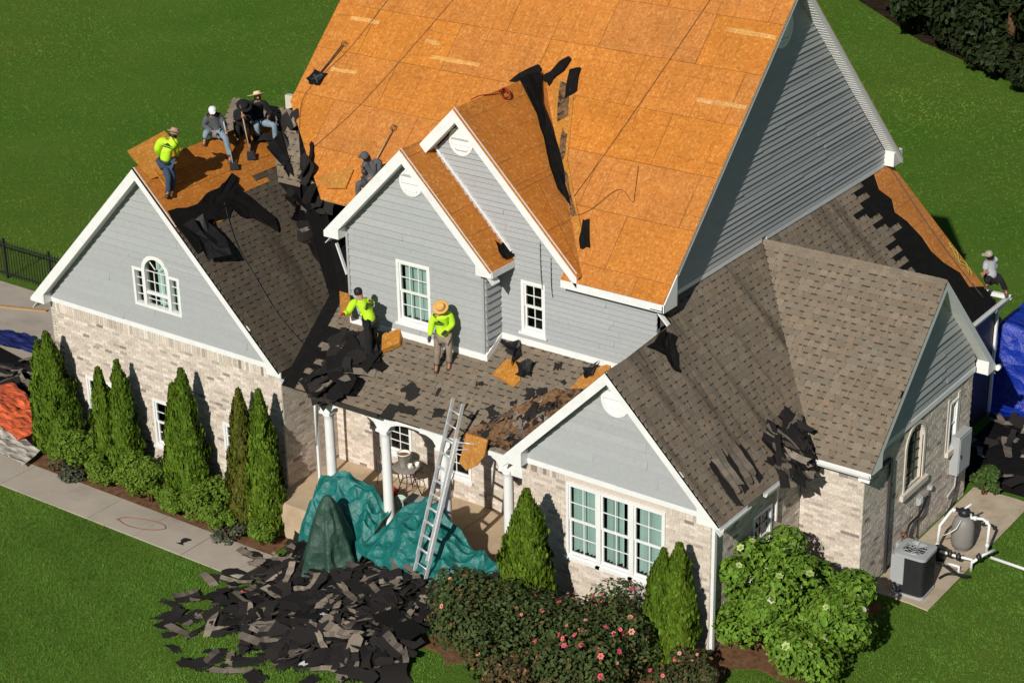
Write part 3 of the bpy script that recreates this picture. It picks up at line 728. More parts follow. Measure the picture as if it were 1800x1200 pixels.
# big front gable slope
FGS = Fr((14.6, 0, 9.53+11.51-14.6), (0, 1, 0), (-sq, 0, sq)); gv = (14.6-11.51)/sq
GP = [(YG-.31, 0), (6.44-4.86+.02, 0), (9.53-4.86+.05, gv), (YG-.31, gv)]
dg = roof_slab('main_gable_roof', FGS, GP, 'osb', .06, -.016)
osb_field(dg, FGS, GP, w=1.22, h=2.2, off=.35, step=.37)
m = MB(); m.prism([(11.51, YG-.268, 9.52), (10.5, YG-.268, 8.51), (10.5, 3.6, 8.51), (11.51, 4.66, 9.52)], (0, 0, -.07)); m.build('main_gable_far_slope', 'wood_raw', house)
# --- porch
PM = .595; pn = math.sqrt(1+PM*PM)
FB = Fr((0, -.56, 3.12), (1, 0, 0), (0, 1/pn, PM/pn))
pvG, pvA = (YG+.56)*pn, (Y1+.56)*pn
BP_ = [(8.0, 0), (14.3, 0), (16.2, pvG), (7.6, pvG)]
dp = roof_slab('porch_roof', FB, BP_, 'felt', .08)
shingle_field(dp, FB, [(8.4, 0), (14.25, 0), (15.5, pvG), (8.0, pvG)], skip=lambda u, v: v < 1.7 and u < 8.75-.15*math.sin(v*6))  # left end kept unshingled; its black felt stands in for shadow
FBM = front(-.42)
cols_x = [9.12, 10.73, 12.34, 14.0]
m = MB()
for a, b in zip(cols_x, cols_x[1:]):
    n = 14
    for k in range(n):
        x0 = a+.14+(b-a-.28)*k/n; x1 = a+.14+(b-a-.28)*(k+1)/n
        arch = lambda x: 2.70+.25*math.sqrt(max(0, 1-((x-(a+b)/2)/((b-a)/2-.14))**2))
        m.hexa([FBM.p(x, z, d) for x in (x0, x1) for z in (arch(x), 3.06) for d in (-.2, 0)])
for c in cols_x: FBM.box(m, c-.142, c+.142, 2.70, 3.06, -.21, .01)
FBM.box(m, 8.9, 9.0, 2.85, 3.06, -.2, 0)
FBM.box(m, 14.12, 14.46, 2.6, 3.06, -.2, 0)
m.build('porch_beam', 'white_trim', house)
for c in cols_x:
    m = MB(); m.lathe((c, -.32, 0.12), [(.15, 0), (.15, .05), (.125, .08), (.118, .4), (.105, 2.36), (.11, 2.43), (.135, 2.47), (.135, 2.52)], 20); cl = m.build('column', 'white_trim', house)
    m = MB(); m.box(c-.15, c+.15, -.47, -.17, 2.64, 2.70); m.build('capital', 'white_trim', cl)
m = MB(); m.box(8.5, 14.45, -.4, YG, 3.06, 3.08); m.build('porch_ceiling', 'soffit_white', house)
m = MB(); m.box(11.9, 14.2, -.60, -.55, 3.02, 3.12); m.build('gutter', 'white_trim', house)
m = MB(); m.prism([(8.9, -.60, 3.08), (8.9, -.72, 3.10), (8.9, -.70, 3.20), (8.9, -.60, 3.16)], (1.95, 0, .01)); m.build('gutter', 'gutter_dark', house)
m = MB(); m.box(7.45, 14.46, -.62, 1.78, -1, .12); m.build('porch_floor', 'concrete_warm', house)
m = MB()
for x in (9.9, 12.0): m.box(x-.006, x+.006, -.6, 1.75, .12, .124)
m.build('floor_joint', 'soil', house)
FW = front(1.8)
ph = [rect_hole(8.95, 9.72, .75, 2.3), rect_hole(10.5, 11.42, .66, 2.3), rect_hole(13.0, 13.95, .12, 2.3)]
wp = sheet('porch_back_wall', FW, [(7.45, .1), (14.45, .1), (14.45, 3.06), (7.45, 3.06)], ph, 'mortar', house)
brickwork(wp, FW, [(7.46, .12), (14.44, .12), (14.44, 3.0), (7.46, 3.0)], ph)
for a, b, c in ((8.95, 9.72, .75), (10.5, 11.42, .66)): window(FW, a, b, c, 2.3, 2, 3, None)
m = MB(); FW.box(m, 13.0, 13.95, .12, 2.3, -.12, -.06, (.14, .035, .02))
for j in (.3, 1.35):
    for i in (13.12, 13.52): FW.box(m, i, i+.3, j, j+.8, -.06, -.045, (.11, .027, .015))
m = m.build('front_door', 'paint_attr', house); q = MB(); q.tube([FW.p(13.86, 1.1, -.06), FW.p(13.86, 1.1, 0), FW.p(13.78, 1.1, 0)], .012); q.build('door_handle', 'aluminium', m)
S7 = side(14.45)
# --- gutters, downspouts
def gutter(a, b, name='gutter', mat='white_trim', w=.10):
    a, b = Vector(a), Vector(b); d = (b-a).normalized(); o = d.cross(Vector((0, 0, 1))).normalized(); m = MB()
    prof = [(0, .10), (0, 0), (w*.75, 0), (w, .06), (w, .10), (w-.012, .10), (w*.72, .012), (.012, .012), (.012, .10)]
    P = [[p+o*x+Vector((0, 0, z)) for x, z in prof] for p in (a, b)]; k = len(prof)
    for i in range(k): m.face([P[0][i], P[1][i], P[1][(i+1) % k], P[0][(i+1) % k]])
    m.face(P[0]); m.face(P[1][::-1]); return m.build(name, mat, house)
gutter((19.42, 2.84, 3.0), (20.66, 2.84, 3.0))
gutter((XE, -.74, 3.03), (XE, .32, 3.03), w=.09)
gutter((XE, .95, 3.03), (XE, 1.75, 3.01), w=.09)
gutter((XE, 9.3, 3.02), (XE, 13.0, 3.02), w=.10)
m = MB(); m.box(16.4, XE+.1, 12.9, 13.0, 3.02, 3.12); m.build('gutter', 'white_trim', house)
m = MB(); m.tube([(20.66, 9.08, 3.02), (20.66, 9.22, 3.02)], .06, 10); m.build('gutter_end', 'pvc_white', house)
def downspout(pts, mat='white_trim', w=.075):
    m = MB()
    for a, b in zip(pts, pts[1:]): m.bar(a, b, w, w*.8)
    return m.build('downspout', mat, house)
downspout([(18.98, -.42, 3.02), (18.98, -.42, .1)], w=.085)
downspout([(8.0, .52, 3.05), (8.0, .5, 2.8), (8.0, .5, .15)])
downspout([(19.3, 1.9, 3.0), (18.99, 2.05, 2.75), (18.99, 2.05, 1.9)], 'pvc_white', w=.05)
downspout([(20.5, 3.0, 3.0), (20.42, 3.75, 2.8), (20.42, 4.3, 2.75), (20.42, 4.33, -.0)], 'steel_dark', .07)
downspout([(19.3, 12.7, 3.0), (19.15, 12.7, 2.8), (19.15, 12.7, 0)])
# rear parts seen past the cross gable
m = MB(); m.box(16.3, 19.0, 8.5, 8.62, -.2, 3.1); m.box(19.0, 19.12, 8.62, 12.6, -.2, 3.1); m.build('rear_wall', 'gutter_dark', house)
m = MB(); m.box(-.0, 16.2, 12.0, 12.15, -.8, 6.2); m.box(5.5, 5.6, 3.4, 12, 4, 7.5); m.build('rear_wall', 'siding_plain', house)
m = MB(); m.prism([(5.5, 3.3, 6), (5.5, 12, 6.2), (5.5, RYm, RZm-.1)], (.05, 0, 0)); m.build('main_far_gable', 'siding_plain', house)
# side wing sheathing laid bare
OP = [FP.uv((16.33, 0, 0))[1], 0]
osbp = [(11.4, vt), (11.15, vt-.4), (11.35, vt-.75), (11.1, vt-1.05), (11.3, vt-1.4), (11.4, vt-1.9), (11.35, vt-2.3), (11.5, vt-2.7), (11.8, vt-3.1), (11.75, vt-3.5), (12.28, .5), (12.28, vt)]
osb_side = roof_slab('side_wing_sheathing', FP, osbp, 'osb', .012, .016)

# ------------------------------------------------------------------ ground
def mat_lawn():
    m, N, L, b = new_mat('lawn')
    g = N.new('ShaderNodeNewGeometry')
    n1 = noise_node(N, L, .22, 4, vec=g.outputs['Position'], rough=.6)
    n2 = noise_node(N, L, 3.5, 5, vec=g.outputs['Position'], rough=.7)
    n3 = noise_node(N, L, 28, 3, vec=g.outputs['Position'], rough=.7)
    n0 = noise_node(N, L, .07, 3, vec=g.outputs['Position'])
    c = mixc(N, L, ramp(N, L, n1.outputs[0], .35, .68), (.078, .180, .022), (.12, .212, .034))
    c = mixc(N, L, ramp(N, L, n2.outputs[0], .35, .75, 0, .75), c, (.11, .195, .026))
    c = mixc(N, L, ramp(N, L, n0.outputs[0], .45, .7, 0, .6), c, (.135, .19, .03))
    c = mixc(N, L, ramp(N, L, n2.outputs[0], .62, .8, 0, .5), c, (.16, .15, .045))
    hs = N.new('ShaderNodeHueSaturation'); L.new(c, hs.inputs['Color']); L.new(ramp(N, L, n3.outputs[0], .3, .7, .6, 1.3), hs.inputs['Value'])
    L.new(hs.outputs[0], b.inputs['Base Color']); b.inputs['Roughness'].default_value = 1; b.inputs['Specular IOR Level'].default_value = .0
    ad = N.new('ShaderNodeMath'); ad.operation = 'ADD'; L.new(n3.outputs[0], ad.inputs[0]); L.new(n2.outputs[0], ad.inputs[1])
    bump(N, L, b, ad.outputs[0], .9, .06); MATS['lawn'] = m
mat_lawn()
mat_attr('leaf', .6, .12, 30, .15, 0)
mat_attr('grass_blade', 1, .08, 30, .0, 0)
mat_attr('scrap', .9, .3, 70, .15, .003)
xs = [-400, -150, -60, -30, -15, -8]+[-4+i*1.0 for i in range(0, 34)]+[34, 45, 80, 180, 400]
ys = [-120, -60, -30, -20]+[-16+2*i for i in range(0, 22)]+[35, 45, 60, 90, 160, 300, 600]
mb = MB(); mb.v = [(x, y, gz(x, y)) for y in ys for x in xs]; nx = len(xs)
for j in range(len(ys)-1):
    for i in range(nx-1): mb.f.append((j*nx+i, j*nx+i+1, (j+1)*nx+i+1, (j+1)*nx+i)); mb.c.append(None); mb.sm.append(True)
tag(mb.build('lawn', 'lawn'), kind='structure')
def patch(name, pts, mat, h, dz=-.25, kind='structure'):
    """flat or sloped slab laid on the terrain"""
    m = MB(); t = [Vector((x, y, gz(x, y)+h)) for x, y in pts]; k = len(t); m.face(t)
    for i in range(k): m.face([t[i], t[(i+1) % k], t[(i+1) % k]+Vector((0, 0, dz)), t[i]+Vector((0, 0, dz))])
    return tag(m.build(name, mat), kind=kind)
def strip(name, x0, x1, y0, y1, mat, h, n=1, wob=0.):
    m = MB(); rnd = random.Random(5); w = [(rnd.uniform(-wob, wob), rnd.uniform(-wob, wob)) for _ in range(n+1)]
    for i in range(n):
        a, b = x0+(x1-x0)*i/n, x0+(x1-x0)*(i+1)/n
        P = [Vector((a, y0+w[i][0], gz(a, 0)+h)), Vector((b, y0+w[i+1][0], gz(b, 0)+h)), Vector((b, y1+w[i+1][1], gz(b, 0)+h)), Vector((a, y1+w[i][1], gz(a, 0)+h))]
        m.face(P); m.face([P[0], P[1], P[1]-Vector((0, 0, .2)), P[0]-Vector((0, 0, .2))])
    return tag(m.build(name, mat), kind='structure')
# walk of poured slabs, each one a piece
walk = strip('walkway_bed', -1.2, 8.3, -2.52, -1.45, 'soil', .008)
x = -1.2
while x < 8.2:
    x2 = min(x+1.52, 8.2); m = MB(); dz = random.uniform(-.004, .004)
    m.prism([(x+.006, -2.56, -.8+.03+dz), (x2-.006, -2.56, -.8+.03+dz), (x2-.006, -1.42, -.8+.03+dz), (x+.006, -1.42, -.8+.03+dz)], (0, 0, -.1)); m.build('paving_slab', 'concrete', walk); x = x2
drive = patch('driveway', [(-16, -2.56), (-1.2, -2.56), (-1.2, -1.3), (-.15, -1.0), (-.15, 6.3), (-16, 6.3)], 'concrete', .02)
strip('planting_bed', .0, 8.1, -1.45, -.0, 'soil', .02, 24, .10)
strip('planting_bed', 13.9, 19.6, -3.5, -.45, 'soil', .015, 18, .2)
strip('planting_bed', 18.9, 21.0, -.45, 3.15, 'soil', .012, 8, .12)
strip('patio', 12, 40, 18.6, 19.9, 'concrete', .03)
strip('equipment_pad', 20.42, 21.82, 3.5, 8.9, 'pad_concrete', .03, 3, .04)
m = MB(); m.box(20.42, 21.8, 5.28, 5.30, .03, .034); tag(m.build('pad_joint', 'soil'), kind='structure')

# ------------------------------------------------------------------ plants
def leafcard(mb, p, nrm, size, col, asp=.6, rnd=random):
    nrm = Vector(nrm).normalized(); a = nrm.orthogonal().normalized(); t = rnd.uniform(0, 6.283)
    u = a*math.cos(t)+nrm.cross(a)*math.sin(t); v = nrm.cross(u); s = size*rnd.uniform(.7, 1.3)
    mb.face([p-u*s, p+v*s*asp+nrm*s*.12, p+u*s, p-v*s*asp+nrm*s*.12], col)
def conifer_mesh(seed, H, Rad, n, tint):
    rnd = random.Random(seed); mb = MB()
    ph = [rnd.uniform(0, 6.28) for _ in range(6)]
    lump = [(rnd.uniform(0, 6.28), rnd.uniform(.03, .97), rnd.uniform(.10, .34)) for _ in range(34)]; hole = [(rnd.uniform(0, 6.28), rnd.uniform(.1, .95), rnd.uniform(.25, .6)) for _ in range(16)]
    for i in range(n):
        t = rnd.random()**1.15; a = rnd.uniform(0, 6.283)
        prof = (1-t**3.2)**.8*(.85+.15*min(1, t*6))*(1-.28*t)*(1+.10*math.sin(31*t+ph[3])*t)*(1+.10*math.sin(5*a+ph[0]+9*t)+.08*math.sin(3*a+ph[1]-14*t)+.06*math.sin(23*t+ph[2]+2*a))
        for la, lt, lw in lump:
            da = (a-la+math.pi) % 6.283-math.pi; prof += lw*math.exp(-(da/.45)**2-((t-lt)/.05)**2)*(1-t)
        for la, lt, lw in hole:
            da = (a-la+math.pi) % 6.283-math.pi; prof -= lw*.55*math.exp(-(da/.3)**2-((t-lt)/.03)**2)
        prof = max(prof, .06)
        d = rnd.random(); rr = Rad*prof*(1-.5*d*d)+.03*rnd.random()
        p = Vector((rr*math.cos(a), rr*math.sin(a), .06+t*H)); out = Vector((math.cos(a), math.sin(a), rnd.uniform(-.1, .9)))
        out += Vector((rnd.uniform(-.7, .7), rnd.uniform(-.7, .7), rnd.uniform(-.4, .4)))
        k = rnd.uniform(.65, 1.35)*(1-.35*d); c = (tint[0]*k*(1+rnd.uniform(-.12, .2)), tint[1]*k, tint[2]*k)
        if d > .8 and rnd.random() < .35: c = (.11*k, .065*k, .025*k)
        sz = .062*(1-.3*t)*rnd.uniform(.7, 1.3)
        up = Vector((rnd.uniform(-.35, .35), rnd.uniform(-.35, .35), 1)).normalized(); side_ = out.cross(up)
        if side_.length < .05: continue
        side_.normalize()
        mb.face([p-side_*sz*.5, p+side_*sz*.5, p+side_*sz*.42+up*sz*1.5, p+up*sz*2.1, p-side_*sz*.42+up*sz*1.5], c)
    return mb.mesh('foliage')
def conifer(x, y, h, rad, var, label, group='columnar evergreens along the left wing'):
    z = gz(x, y); t = empty('arborvitae', (x, y, z), label, 'shrub', group, rz=random.uniform(0, 6.28))
    m = MB(); m.tube([(0, 0, -.05), (0, 0, h*.35), (0, 0, h*.8)], [.05, .035, .01], 7); m.build('trunk', 'wood_raw', t)
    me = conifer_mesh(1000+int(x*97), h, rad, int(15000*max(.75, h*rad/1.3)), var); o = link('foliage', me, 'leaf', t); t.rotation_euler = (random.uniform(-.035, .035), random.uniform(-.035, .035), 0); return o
G1c, G2c, G3c = (.094, .160, .013), (.082, .148, .012), (.094, .104, .015)
for x, y, h, rad, tint, lab in ((-.05, -.62, 2.85, .33, G1c, 'slim leftmost evergreen column beside the orange tarp'), (.48, -.60, 3.25, .48, G2c, 'tall broad evergreen column, second from the left corner of the wall'),
        (2.2, -.65, 2.75, .33, G1c, 'third evergreen column from the left, just right of the first window'), (2.8, -.65, 3.05, .37, G2c, 'fourth evergreen column from the left, taller of the second pair'),
        (4.58, -.68, 3.0, .33, G1c, 'fifth evergreen column from the left, lower of the third pair'), (5.02, -.66, 3.42, .39, G2c, 'sixth evergreen column from the left, pointed top under the gable window'),
        (6.72, -.68, 3.35, .36, G3c, 'brownish dull evergreen column, seventh from the left'), (7.36, -.66, 3.55, .41, G1c, 'evergreen column nearest the porch, last of the left wing row')):
    conifer(x, y, h, rad, tint, lab)
conifer(15.3, -1.6, 3.0, .57, G1c, 'broad cone-shaped evergreen between the porch and the triple window', 'evergreens by the right wing')
conifer(18.22, -1.2, 2.4, .36, G2c, 'lower left evergreen of the pair at the right wing corner', 'evergreens by the right wing')
conifer(18.58, -1.15, 2.62, .40, G1c, 'taller right evergreen of the pair at the right wing corner', 'evergreens by the right wing')
def bush(name, x, y, rad, h, n, leaf, tint, label, cat='shrub', group=None, seed=1, asp=.55, squash=.85, flowers=None, lumps=14, dead=0, loose=1.):
    rnd = random.Random(seed); z = gz(x, y); t = empty(name, (x, y, z), label, cat, group)
    m = MB()
    for k in range(9):
        a = rnd.uniform(0, 6.28); q = rad*rnd.uniform(.2, .5)
        m.tube([(0.05*math.cos(a), .05*math.sin(a), -.05), (q*.4*math.cos(a), q*.4*math.sin(a), h*.3), (q*math.cos(a), q*math.sin(a), h*.5)], [.022, .015, .006], 5)
    m.build('stems', 'soil', t)
    C = []
    for k in range(lumps):
        a = rnd.uniform(0, 6.28); q = rad*math.sqrt(rnd.random())*(.72+.16*(1-loose)); zz = h*rnd.uniform(.3, .82)*(1-.35*(q/rad)**2)
        C.append((Vector((q*math.cos(a), q*math.sin(a), zz)), rad*rnd.uniform(.28, .46)*loose))
    C.append((Vector((0, 0, h*.42)), rad*.62))
    mb = MB(); pts = []
    for i in range(n):
        c, r0 = rnd.choice(C); d = Vector((rnd.gauss(0, 1), rnd.gauss(0, 1), rnd.gauss(.25, 1))).normalized(); rr = r0*(1-.5*rnd.random()**2.2)
        p = c+Vector((d.x*rr, d.y*rr, d.z*rr*squash))
        if p.z < .03: p.z = rnd.uniform(.03, .2)
        if any((p-c2).length < r2*.5 for c2, r2 in C if c2 is not c) and rnd.random() < .6: continue
        nn = (d+Vector((rnd.uniform(-.8, .8), rnd.uniform(-.8, .8), rnd.uniform(0, .9))))
        k = rnd.uniform(.6, 1.4); col = (tint[0]*k*(1+rnd.uniform(-.1, .15)), tint[1]*k, tint[2]*k)
        if dead and rnd.random() < dead: col = (.16*k, .085*k, .04*k)
        leafcard(mb, p, nn, leaf, col, asp, rnd)
        if d.z > -.1 and rr > r0*.9: pts.append((p, d))
    mb.build('foliage', 'leaf', t)
    if flowers:
        cnt, cols, size = flowers; meshes = []
        for col in cols:
            f = MB()
            for ring, (rr, lift) in enumerate(((1, .1), (.62, .38), (.3, .5))):
                for k in range(6-ring):
                    a = k*6.283/(6-ring)+ring*.5; dd = Vector((math.cos(a), math.sin(a), 0)); e = dd.cross(Vector((0, 0, 1)))
                    f.face([dd*.1, dd*rr*.6+e*.38*rr+Vector((0, 0, lift*.6)), dd*rr+Vector((0, 0, lift)), dd*rr*.6-e*.38*rr+Vector((0, 0, lift*.6))], col)
            me = f.mesh('flower'); me.materials.append(MATS['leaf']); meshes.append(me)
        for k in range(cnt):
            p, d = rnd.choice(pts); o = link('flower', rnd.choice(meshes), None, t)
            o.matrix_local = Matrix.Translation(p+d*leaf*.5) @ d.to_track_quat('Z', 'Y').to_matrix().to_4x4() @ Matrix.Scale(size*rnd.uniform(.7, 1.25), 4)
    return t
PK = [(.62, .10, .13), (.72, .18, .17), (.66, .30, .22), (.75, .12, .20)]
LG = (.098, .165, .016)
for i, (x, y, r_, h, lab) in enumerate(((1.35, -.80, .62, 1.3, 'rounded light green shrub between the first and second evergreen pairs'), (3.45, -.95, .62, 1.35, 'rounded light green shrub below the second left wing window'),
        (2.4, -1.2, .45, .9, 'small light green shrub in front of the second evergreen pair'), (4.0, -1.1, .50, 1.15, 'small bright shrub hugging the fifth evergreen column'), (5.75, -.95, .66, 1.35, 'rounded light green shrub below the third left wing window'), (4.9, -1.25, .42, .85, 'small light green shrub in front of the third evergreen pair'), (6.3, -1.2, .44, .9, 'small light green shrub left of the brownish evergreen'), (7.6, -1.15, .40, .8, 'small light green shrub at the foot of the evergreen nearest the porch'), (.95, -1.0, .38, .85, 'small light green shrub at the foot of the tall second evergreen'))):
    bush('boxwood', x, y, r_, h, 5200, .042, LG, lab, 'shrub', 'light green shrubs between the evergreens', seed=20+i, lumps=18)
for i, (x, y, r_, lab) in enumerate(((1.55, -1.35, .38, 'low grey-green juniper spilling onto the walk near the beige tarp'), (6.75, -1.38, .42, 'low grey-green juniper spilling onto the walk near the far end'), (.95, -1.25, .26, 'small brownish juniper at the walk beside the leftmost evergreens'))):
    bush('juniper', x, y, r_, .38, 900, .04, (.075, .085, .05) if i < 2 else (.10, .075, .04), lab, 'shrub', 'low junipers along the walk', seed=40+i, squash=.5)
bush('rose_bush', 15.35, -2.75, 1.45, 1.75, 11000, .055, (.048, .070, .020), 'dark rose bush with sparse coral blooms beside the shingle heap', 'rose bush', 'rose bushes below the triple window', 51, flowers=(30, PK[1:3], .05), lumps=22, dead=.05)
bush('rose_bush', 17.45, -2.35, 1.40, 1.75, 11000, .055, (.046, .068, .019), 'dark rose bush thick with pink blooms under the triple window', 'rose bush', 'rose bushes below the triple window', 52, flowers=(74, PK, .058), lumps=22, dead=.06)
bush('rose_bush', 16.6, -3.9, .75, .8, 2600, .05, (.06, .055, .022), 'low dry brownish rose clump at the front edge of the bed', 'rose bush', 'rose bushes below the triple window', 53, flowers=(7, PK[1:3], .04), lumps=8, dead=.3)
bush('rose_bush', 19.2, -1.75, .65, .85, 2600, .05, (.045, .055, .018), 'small sparse rose bush left of the big leafy hydrangea', 'rose bush', 'rose bushes below the triple window', 54, flowers=(9, PK[1:3], .045), lumps=8, dead=.12)
bush('hydrangea', 20.35, .6, 1.85, 2.55, 23000, .060, (.105, .195, .020), 'large bright green hydrangea at the inner corner beside the air conditioner', 'shrub', None, 55, flowers=(60, [(.36, .45, .15), (.42, .50, .2), (.66, .64, .5)], .085), lumps=46, loose=.62, asp=.62)
bush('boxwood', 20.75, 8.75, .38, .9, 1500, .05, (.05, .09, .02), 'small dark climbing shrub at the far brick corner by the filter tank', 'shrub', None, 56)
# wood at the upper right: trees with trunk, limbs and a leafy crown
def tree(x, y, h, rad, seed, label):
    rnd = random.Random(seed); t = empty('tree', (x, y, gz(x, y)), label, 'tree', 'trees at the edge of the wood')
    m = MB(); m.tube([(0, 0, -.2), (.1, .05, h*.3), (-.1, .1, h*.65), (0, 0, h*.9)], [.22, .17, .1, .03], 9)
    for k in range(7):
        a = rnd.uniform(0, 6.28); z0 = h*rnd.uniform(.15, .6); q = rad*rnd.uniform(.5, .9)
        m.tube([(0, 0, z0), (q*.5*math.cos(a), q*.5*math.sin(a), z0+h*.08), (q*math.cos(a), q*math.sin(a), z0+h*.14)], [.08, .05, .02], 6)
    m.build('trunk', 'soil', t)
    mb = MB(); C = []
    for k in range(26):
        a = rnd.uniform(0, 6.28); zz = rnd.uniform(.04, .95); q = rad*math.sqrt(rnd.random())*(1.15-zz*.6); C.append((Vector((q*math.cos(a), q*math.sin(a), zz*h)), rad*rnd.uniform(.22, .4)))
    for i in range(7000):
        c, r0 = rnd.choice(C); d = Vector((rnd.gauss(0, 1), rnd.gauss(0, 1), rnd.gauss(.2, 1))).normalized(); k = rnd.uniform(.5, 1.4)
        leafcard(mb, c+d*r0*(1-.5*rnd.random()**2), d+Vector((rnd.uniform(-1, 1), rnd.uniform(-1, 1), rnd.uniform(0, 1))), .17, (.016*k, .026*k, .007*k), .6, rnd)
    mb.build('crown', 'leaf', t)
mat_plain('leaf_litter_shade_tint', (.030, .020, .011), 1, .5, 3, spec=.05, bmp=.05)  # canopy shade is put into this litter colour
for i, (x, y, h, r_, lab) in enumerate(((-2.2, 52.4, 9, 2.6, 'dark tree at the left end of the wood edge, top right corner'), (.7, 49.6, 10, 2.6, 'dark tree second from the left along the wood edge'), (3.2, 47.6, 10, 2.6, 'dark tree third from the left along the wood edge'),
        (5.6, 45.9, 10, 2.6, 'dark tree fourth from the left along the wood edge'), (8.0, 44.5, 11, 2.7, 'dark tree at the right border on the wood edge'), (10.6, 42.6, 11, 2.8, 'dark tree just past the right border on the wood edge'), (13.2, 40.2, 11, 2.8, 'dark tree well past the right border'),
        (2.4, 52.5, 12, 3.2, 'dark tree deeper in the wood, left one'), (7.2, 50, 12, 3.2, 'dark tree deeper in the wood, right one'))):
    tree(x+.8, y-1.7, h, r_, 70+i, lab)
for k in range(14):
    t_ = k/13; x, y = -.2+10.5*t_, 48.6-8.6*t_+.6*math.sin(k*2.1)
    bush('undergrowth', x, y, 1.0, 1.5, 1500, .11, (.016, .024, .007), 'dark undergrowth along the edge of the wood at the top right', 'undergrowth', 'undergrowth along the wood edge', 90+k, lumps=9)  # near-black bushes added to darken the shaded edge of the wood
patch('wood_floor', [(-3.5, 50.6), (-.9, 48.3), (2, 45.6), (4.84, 43.8), (8.2, 41.6), (22, 33), (40, 70), (-10, 75)], 'leaf_litter_shade_tint', .03, -.1)

# grass blades: nobody could count them
import numpy as np
def grass(name, polys, n, size, label, seed):
    rg = np.random.default_rng(seed); P = []
    for x0, x1, y0, y1, w in polys:
        k = int(n*w); P.append(np.stack([rg.uniform(x0, x1, k), rg.uniform(y0, y1, k)], 1))
    P = np.concatenate(P); x, y = P[:, 0], P[:, 1]
    bad = ((x > -.2) & (x < 16.5) & (y > -.6) & (y < 12.2)) | ((x > 13.85) & (x < 19.6) & (y > -3.5) & (y < 3)) | ((x > 16) & (x < 20.4) & (y > -.5) & (y < 12.6)) | ((x < 8.25) & (y > -2.62) & (y < 6.35) & (x > -17)) | ((x > 20.3) & (x < 21.85) & (y > 3.4) & (y < 9)) | (y > 48.0-.77*(x+.9)-.9*np.minimum(0, x)*0)
    clump = np.array([noise.noise((a*1.3, b*1.3, 5.)) for a, b in P]); P = P[~bad & (clump > -.45+.5*rg.random(len(P))-.25)]; m = len(P); B = 5
    t = np.clip((P[:, 0]-8)/5.5, 0, 1); z = -.8+.8*t*t*(3-2*t)
    base = np.repeat(np.column_stack([P, z]), B, 0); k = m*B
    ang = rg.uniform(0, 6.283, k); off = rg.normal(0, .03, (k, 2))*size/.07; base[:, :2] += off
    h = size*rg.uniform(.5, 1.25, k); lean = rg.normal(0, .45, (k, 2))*h[:, None]; w = size*.13
    d = np.column_stack([np.cos(ang), np.sin(ang)])*w
    V = np.empty((k, 3, 3)); V[:, 0, :2] = base[:, :2]-d; V[:, 1, :2] = base[:, :2]+d; V[:, 2, :2] = base[:, :2]+lean; V[:, 0, 2] = V[:, 1, 2] = base[:, 2]; V[:, 2, 2] = base[:, 2]+h
    me = bpy.data.meshes.new(name); me.vertices.add(k*3); me.vertices.foreach_set('co', V.ravel()); me.loops.add(k*3); me.loops.foreach_set('vertex_index', np.arange(k*3)); me.polygons.add(k); me.polygons.foreach_set('loop_start', np.arange(k)*3)
    me.update(calc_edges=True)
    big = np.array([noise.noise((p[0]*.12, p[1]*.12, 9.))+.6*noise.noise((p[0]*.5, p[1]*.5, 3.))+.22*math.sin((p[1]*.95+p[0]*.3)*5.2) for p in P]); tone = np.repeat(rg.uniform(.85, 1.15, m)*(1+.35*big), B)*rg.uniform(.82, 1.18, k); yel = np.repeat(rg.random(m) < np.where(big > .35, .18, .05), B)
    c = np.column_stack([.118*tone, .238*tone, .036*tone, np.ones(k)]); c[yel] = np.column_stack([.17*tone, .22*tone, .045*tone, np.ones(k)])[yel]
    at = me.color_attributes.new('Col', 'FLOAT_COLOR', 'CORNER'); at.data.foreach_set('color', np.repeat(c, 3, 0).ravel().astype(np.float32))
    return tag(link(name, me, 'grass_blade'), label, 'grass', kind='stuff')
grass('grass', [(-1, 15, -9.5, -2.5, .6), (18.5, 27, -4, 9, .4)], 60000, .05, 'mown grass of the front and side lawns', 1)
grass('grass', [(-40, 4, 6.4, 60, .75), (4, 26, 13, 46, .25)], 70000, .06, 'mown grass of the lawn behind the house', 2)

